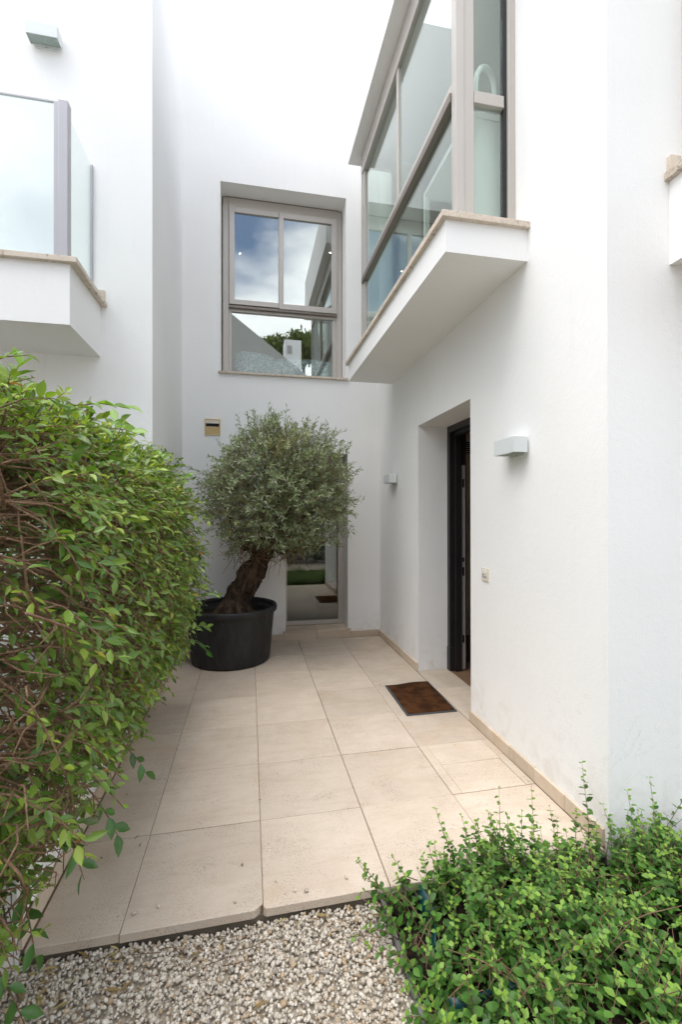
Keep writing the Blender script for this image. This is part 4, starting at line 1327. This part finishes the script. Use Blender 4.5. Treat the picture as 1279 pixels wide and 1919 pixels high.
# ------------------------------------------------------------------ ground cover shrub
def ground_cover():
    q = np.random.RandomState(77)
    th = tag(empty('ground_cover_shrub', (1.2, -0.5, -0.05)), 'bushy bright green ground cover filling the planting bed lower right', 'shrub')
    n = 1900
    X = q.uniform(.50, 2.35, n)
    Y = -np.abs(q.uniform(-.02, 1.25, n))
    # keep clear of the bare soil pocket at the upper left of the bed
    bare = (X < .80) & (Y > -.34) & (Y < -.02)
    keep = ~(bare & (q.uniform(size=n) < .30))
    keep &= ~((X < .56) & (q.uniform(size=n) < .2))
    X, Y = X[keep], Y[keep]
    extra = [(1.40, .01, .40, .1, .3), (1.46, .0, .36, .2, .2), (1.33, .0, .30, 0, .3), (1.15, .02, .30, 0, .45), (1.0, .02, .30, -.1, .5), (.90, .0, .33, -.25, .5), (.80, .0, .30, -.3, .35), (.78, -.03, .24, -.4, .2), (.62, -.05, .22, -.6, .3), (.52, -.06, .26, -.75, .35), (.50, -.12, .20, -.8, .1), (1.25, .02, .28, .1, .5),
             (1.62, -.10, .36, .1, -.05), (1.55, -.08, .33, 0, -.05), (1.72, -.14, .33, .3, -.1), (1.48, -.05, .30, .05, 0), (1.50, -.09, .28, 0, -.1), (1.53, -.12, .3, .1, -.1), (1.45, -.06, .28, -.1, 0), (1.58, -.1, .26, 0, -.1), (1.49, -.14, .27, 0, 0), (.49, -.16, .20, -1.0, -.1), (.50, -.05, .2, -.9, .2), (.51, -.20, .2, -.9, .1), (.50, -.30, .2, -1.0, 0), (.52, -.36, .2, -.8, .1), (.50, -.44, .2, -.9, 0), (.53, -.5, .22, -.8, 0), (.56, -.1, .22, -.5, .3), (.55, -.26, .2, -.6, .1), (.62, -.16, .2, -.3, .2), (.66, -.05, .22, -.3, .4), (.70, -.2, .2, -.2, .1), (.6, -.33, .2, -.4, 0), (.50, -.24, .14, -1, -.2), (1.08, .02, .27, .1, .5), (.84, .01, .26, -.1, .5)]
    O, DD, NN, L, W_, T = [], [], [], [], [], []
    tw = []
    def stem(p, v, ln, size, tip):
        k = max(4, int(ln / .026))
        s = np.linspace(.12, 1, k)
        bend = q.normal(0, .035, 3) + np.array((0, 0, -.02))
        pts = p + v * (s * ln)[:, None] + bend * (s ** 2)[:, None]
        a = norm(np.cross(v, np.array((.3, .9, .2)) + q.normal(0, .5, 3)))
        b_ = np.cross(v, a)
        for j in range(k):
            ax = a if j % 2 == 0 else b_
            sz = size * (1.0 - .45 * max(0, s[j] - .6) / .4)
            for sg in (1, -1):
                if q.uniform() < .07: continue
                O.append(pts[j]); DD.append(ax * sg + v * .35 + q.normal(0, .22, 3) + np.array((0, 0, -.12)))
                NN.append(v * .8 + np.array((0, 0, .55)) + q.normal(0, .28, 3))
                l_ = sz * q.uniform(.8, 1.25)
                L.append(l_); W_.append(l_ * q.uniform(.60, .76))
                c = lerp(np.array((.03, .10, .02)), np.array((.115, .27, .045)), q.uniform() ** 1.2)
                if s[j] > .82: c = lerp(c, np.array((.26, .42, .06)), tip * q.uniform(.4, 1))
                T.append(c)
        tw.append((np.stack([p, p + v * ln * .5 + bend * .25, p + v * ln + bend]), (.0022, .0018, .0009)))
    for x, y_ in zip(X, Y):
        h = (.19 + .15 * vnoise((x, y_, 0), 3.2, 5) + q.uniform(-.05, .05)) * (0.75 if x < .7 else 1.0)
        h = max(.10, h)
        v = norm(np.array((q.normal(0, .30), q.normal(-.05, .30), 1.0)))
        if x > 1.4 and y_ > -.15: v = norm(np.array((v[0], -abs(v[1]) - .05, v[2])))
        if x < .62: v = norm(v + np.array((-.45, 0, 0)))
        stem(np.array((x, y_, -.055)), v, h, q.uniform(.024, .037), 1.0 if q.uniform() < .6 else .3)
    for (x, y_, h, dx, dy) in extra:
        stem(np.array((x, y_ - .02, -.05)), norm(np.array((dx, dy * .55, 1.0))), h, q.uniform(.026, .034), .7)
    P = leaf_verts(np.array(O), np.array(DD), norm(np.array(NN)), np.array(L), np.array(W_), q.uniform(-.05, .22, len(L)))
    # nothing grows through the house wall
    bad = ((P[..., 0] > 1.47) & (P[..., 1] > -.012)).any(1)
    P, T2, O2 = P[~bad], np.array(T)[~bad], np.array(O)[~bad]
    build_leaves(th, P, T2, O2, M['shrubleaf'], 300, 2, 'foliage')
    for _ in range(170):
        a = np.array((q.uniform(.5, 2.0), q.uniform(-1.1, -.02), q.uniform(-.05, .05)))
        b_ = a + np.array((q.normal(0, .16), q.normal(0, .14), q.uniform(-.01, .08)))
        b_[1] = min(b_[1], -.015)
        b_[0] = max(b_[0], .50)
        tw.append((np.stack([a, (a + b_) / 2 + np.array((0, 0, .02)), b_]), (.002, .0018, .001)))
    t_ = link('stems', tube_mesh('stems', tw, 4), M['bark'], th)
    tag(t_, kind='stuff')
ground_cover()

# ------------------------------------------------------------------ things inside the windows
def pillow(cx, cy, cz, rx, ry, rz, rot, label):
    bm = bmesh.new()
    bmesh.ops.create_uvsphere(bm, u_segments=28, v_segments=16, radius=1)
    for v in bm.verts:
        x, y_, z = v.co
        sgn = lambda a: -1 if a < 0 else 1
        x = sgn(x) * abs(x) ** .6
        z = sgn(z) * abs(z) ** .6
        y_ *= (1 - .55 * max(abs(x), abs(z)) ** 3)
        v.co = (x * rx, y_ * ry, z * rz)
        v.co += Vector((.012, .012, .012)) * vnoise(v.co, 9, 2)
    bm.transform(Matrix.Translation((cx, cy, cz)) @ Matrix.Rotation(rot, 4, 'Y') @ Matrix.Rotation(R(-14), 4, 'X'))
    return tag(link('pillow', me_from_bm(bm, 'pillow'), M['fabric'], None, True), label, 'pillow', 'patterned pillows behind the upper window')
bed_ = tag(empty('bed', (0.4, 4.6, 3.0)), 'low bed seen through the lower pane of the upper rear window', 'bed')
box('mattress', -0.6, 1.5, 4.0, 5.9, 3.02, 3.24, M['whitelac'], bed_, 0.04)
box('base', -0.62, 1.52, 3.98, 5.92, 2.999, 3.0195, M['woodfloor'], bed_)
pillow(0.02, 4.16, 3.38, .26, .10, .17, .12, 'blue and white patterned pillow at the left of the upper window')
pillow(0.40, 4.10, 3.34, .17, .08, .11, -.1, 'small patterned pillow in the middle of the upper window')
pillow(0.82, 4.16, 3.36, .24, .10, .14, .05, 'blue and white patterned pillow at the right of the upper window')
pillow(0.50, 4.34, 3.40, .26, .09, .16, 0.0, 'patterned pillow leaning behind the small middle pillow')

def downlight(loc, label):
    e = tag(empty('downlight', loc), label, 'downlight', 'lit ceiling downlights')
    for nm, r0, r1, z0, z1, mt in (('trim_ring', .025, .025, -.006, 0, 'whitelac'), ('lens', .013, .013, -.008, -.0062, 'led')):
        bm = bmesh.new()
        bmesh.ops.create_cone(bm, cap_ends=True, segments=24, radius1=r0, radius2=r1, depth=z1 - z0)
        bm.transform(Matrix.Translation((loc[0], loc[1], loc[2] + (z0 + z1) / 2)))
        link(nm, me_from_bm(bm, nm), M[mt], e)
downlight((-0.20, 5.6, 5.599), 'lit round downlight in the bedroom ceiling, left behind the upper window')
downlight((1.20, 5.3, 5.599), 'lit round downlight in the bedroom ceiling, right behind the upper window')
downlight((2.4, 2.5, 5.299), 'lit round downlight in the ceiling of the bay room')

ds = tag(empty('desk', (1.75, 1.0, 3.05)), 'white desk with tall back panel inside the bay window', 'desk')
box('back_panel', 1.18, 2.15, 0.80, 0.825, 3.082, 3.875, M['whitelac'], ds, 0.003)
box('panel_cap', 1.18, 2.15, 0.794, 0.835, 3.8755, 3.91, M['whitelac'], ds, 0.003)
box('desk_top', 1.18, 2.15, 0.8255, 1.35, 3.74, 3.775, M['whitelac'], ds, 0.003)
box('leg', 1.18, 1.21, 1.31, 1.345, 3.082, 3.7395, M['whitelac'], ds)
box('leg', 2.12, 2.15, 1.31, 1.345, 3.05, 3.7395, M['whitelac'], ds)
rl = tag(empty('ring_lamp', (1.37, 0.82, 3.91)), 'white ring-shaped lamp standing on the panel inside the bay', 'lamp')
tt = np.linspace(0, 2 * math.pi, 49)
ringp = np.stack([1.385 + .09 * np.cos(tt) + .02 * np.sin(tt), 0.84 + .05 * np.cos(tt), 4.09 + .135 * np.sin(tt)], 1)
link('ring', tube_mesh('ring', [(ringp, np.full(49, .017))], 10), M['whitelac'], rl)
link('stem', tube_mesh('stem', [([(1.362, .822, 3.9105), (1.362, .824, 3.935), (1.365, .835, 3.97)], (.016, .009, .008))], 10), M['whitelac'], rl)

# ------------------------------------------------------------------ what stands behind the camera and shows in the panes, plus added sky blockers
oh = tag(empty('opposite_house', (-6, -17, 0)), 'white house with sloping grey roof across the path, mirrored in the panes', 'house')
gbm = bmesh.new()
prof = [(-16, -0.2), (6.0, -0.2), (6.0, 7.5), (-2.5, 13.9), (-16, 9)]
fr = [gbm.verts.new((x, -17, z)) for x, z in prof]
bk = [gbm.verts.new((x, -25, z)) for x, z in prof]
gbm.faces.new(fr); gbm.faces.new(list(reversed(bk)))
for i in range(len(prof)):
    j = (i + 1) % len(prof)
    gbm.faces.new([fr[i], bk[i], bk[j], fr[j]])
bmesh.ops.recalc_face_normals(gbm, faces=list(gbm.faces))
link('wall', me_from_bm(gbm, 'wall'), M['roofgrey'], oh)
ch = box('chimney', 1.95, 2.95, -18.4, -17.4, 8.0, 11.75, M['wall2'], oh)
box('chimney_opening', 2.1, 2.4, -17.398, -17.39, 10.9, 11.4, M['roofgrey'], ch)
def sky_blocker(x0, x1, label):  # unseen house-shaped block, added to cut low sky light on the front walls
    e = tag(empty('sky_blocker', ((x0 + x1) / 2, -18, -0.2)), label, 'house', 'unseen flat-roofed blocks added to screen the low sky')
    n_ = 4
    st = (x1 - x0) / n_
    holes = [(x0 + st * (i + .28), x0 + st * (i + .72), z, z + 1.5) for i in range(n_) for z in (1.0, 4.2)]
    wall_grid('wall', 'Y', -17.3, -17.0, [x0, x1], [-0.3, 8.4], holes, M['roofgrey'], e)
    box('body', x0, x1, -24.0, -17.3, -0.3, 8.0, M['roofgrey'], e)
    for h in holes:
        w_ = frame_rect('window', 'Y', -17.2, -17.14, h[0], h[1], h[2], h[3], (.08, .08, .08, .08), M['alu'], e)
        box('pane', h[0] + .0805, h[1] - .0805, -17.18, -17.17, h[2] + .0805, h[3] - .0805, M['glass_d'], w_)
sky_blocker(-30.0, -16.2, 'added flat-roofed grey block screening the low sky, left of the gabled house')
sky_blocker(6.2, 22.0, 'added flat-roofed grey block screening the low sky, right of the gabled house')
wl = tag(box('boundary_wall', -6, 7, -6.2, -6.0, -0.2, 1.15, M['wall2']), 'pale boundary wall across the path, mirrored in the glazed door', 'boundary wall')

def mass_leaves(name, centre, rad, n, size, mat, parent, c0, c1, seed):
    q = np.random.RandomState(seed)
    D = norm(q.normal(size=(n, 3)))
    cl = norm(q.normal(size=(40, 3)))
    lift = q.uniform(-.22, .18, 40)
    r_ = np.clip(q.beta(4, 1.3, n), .2, 1) + lift[np.argmax(D @ cl.T, 1)]
    O = np.array(centre) + D * r_[:, None] * np.array(rad)
    Dd = q.normal(size=(n, 3))
    P = leaf_verts(O, Dd, norm(D + q.normal(0, .6, (n, 3)) + np.array((0, 0, .4))), q.uniform(.7, 1.3, n) * size, q.uniform(.35, .6, n) * size, q.uniform(-.1, .3, n))
    o = link(name, mesh_multi(name, P, LF, lerp(np.array(c0), np.array(c1), q.uniform(size=(n, 1)))), mat, parent)
    tag(o, kind='stuff')
def far_tree(x, y_, h, r, seed, label):
    e = tag(empty('pine_tree', (x, y_, -.16)), label, 'tree', 'trees beyond the opposite house')
    q = np.random.RandomState(seed)
    pts = np.array([(x + q.normal(0, .1), y_ + q.normal(0, .1), z) for z in np.linspace(-.3, h - r * .6, 8)])
    link('trunk', tube_mesh('trunk', [(pts, np.linspace(.28, .1, 8))], 9), M['olive_bark'], e)
    mass_leaves('crown', (x, y_, h - r * .55), (r, r, r * .62), 3800, .34, M['farleaf'], e, (.06, .10, .02), (.16, .21, .05), seed)
far_tree(2.0, -27, 15.2, 2.2, 51, 'broad green tree left of the chimney, mirrored in the upper window')
far_tree(4.3, -28, 16.2, 1.9, 52, 'broad green tree right of the chimney, mirrored in the upper window')
oh2 = tag(empty('boundary_hedge', (1.5, -5.4, 0)), 'clipped green hedge before the boundary wall, mirrored in the glazed door', 'hedge')
q_ = np.random.RandomState(61)
nn_ = 9000
Oh = np.stack([q_.uniform(-4.5, 6.5, nn_), q_.uniform(-5.75, -5.1, nn_), q_.uniform(-.1, 1.0, nn_)], 1)
Ph = leaf_verts(Oh, q_.normal(size=(nn_, 3)), norm(q_.normal(size=(nn_, 3)) + np.array((0, .5, .6))), q_.uniform(.06, .11, nn_), q_.uniform(.035, .06, nn_), q_.uniform(-.1, .3, nn_))
tag(link('foliage', mesh_multi('foliage', Ph, LF, lerp(np.array((.010, .022, .010)), np.array((.035, .055, .022)), q_.uniform(size=(nn_, 1)))), M['farleaf'], oh2), kind='stuff')
stems_ = [(np.array([(x, -5.4, -.16), (x + .02, -5.42, .4), (x, -5.4, .85)]), (.02, .015, .006)) for x in np.linspace(-4.3, 6.3, 22)]
tag(link('stems', tube_mesh('stems', stems_, 5), M['bark'], oh2), kind='stuff')
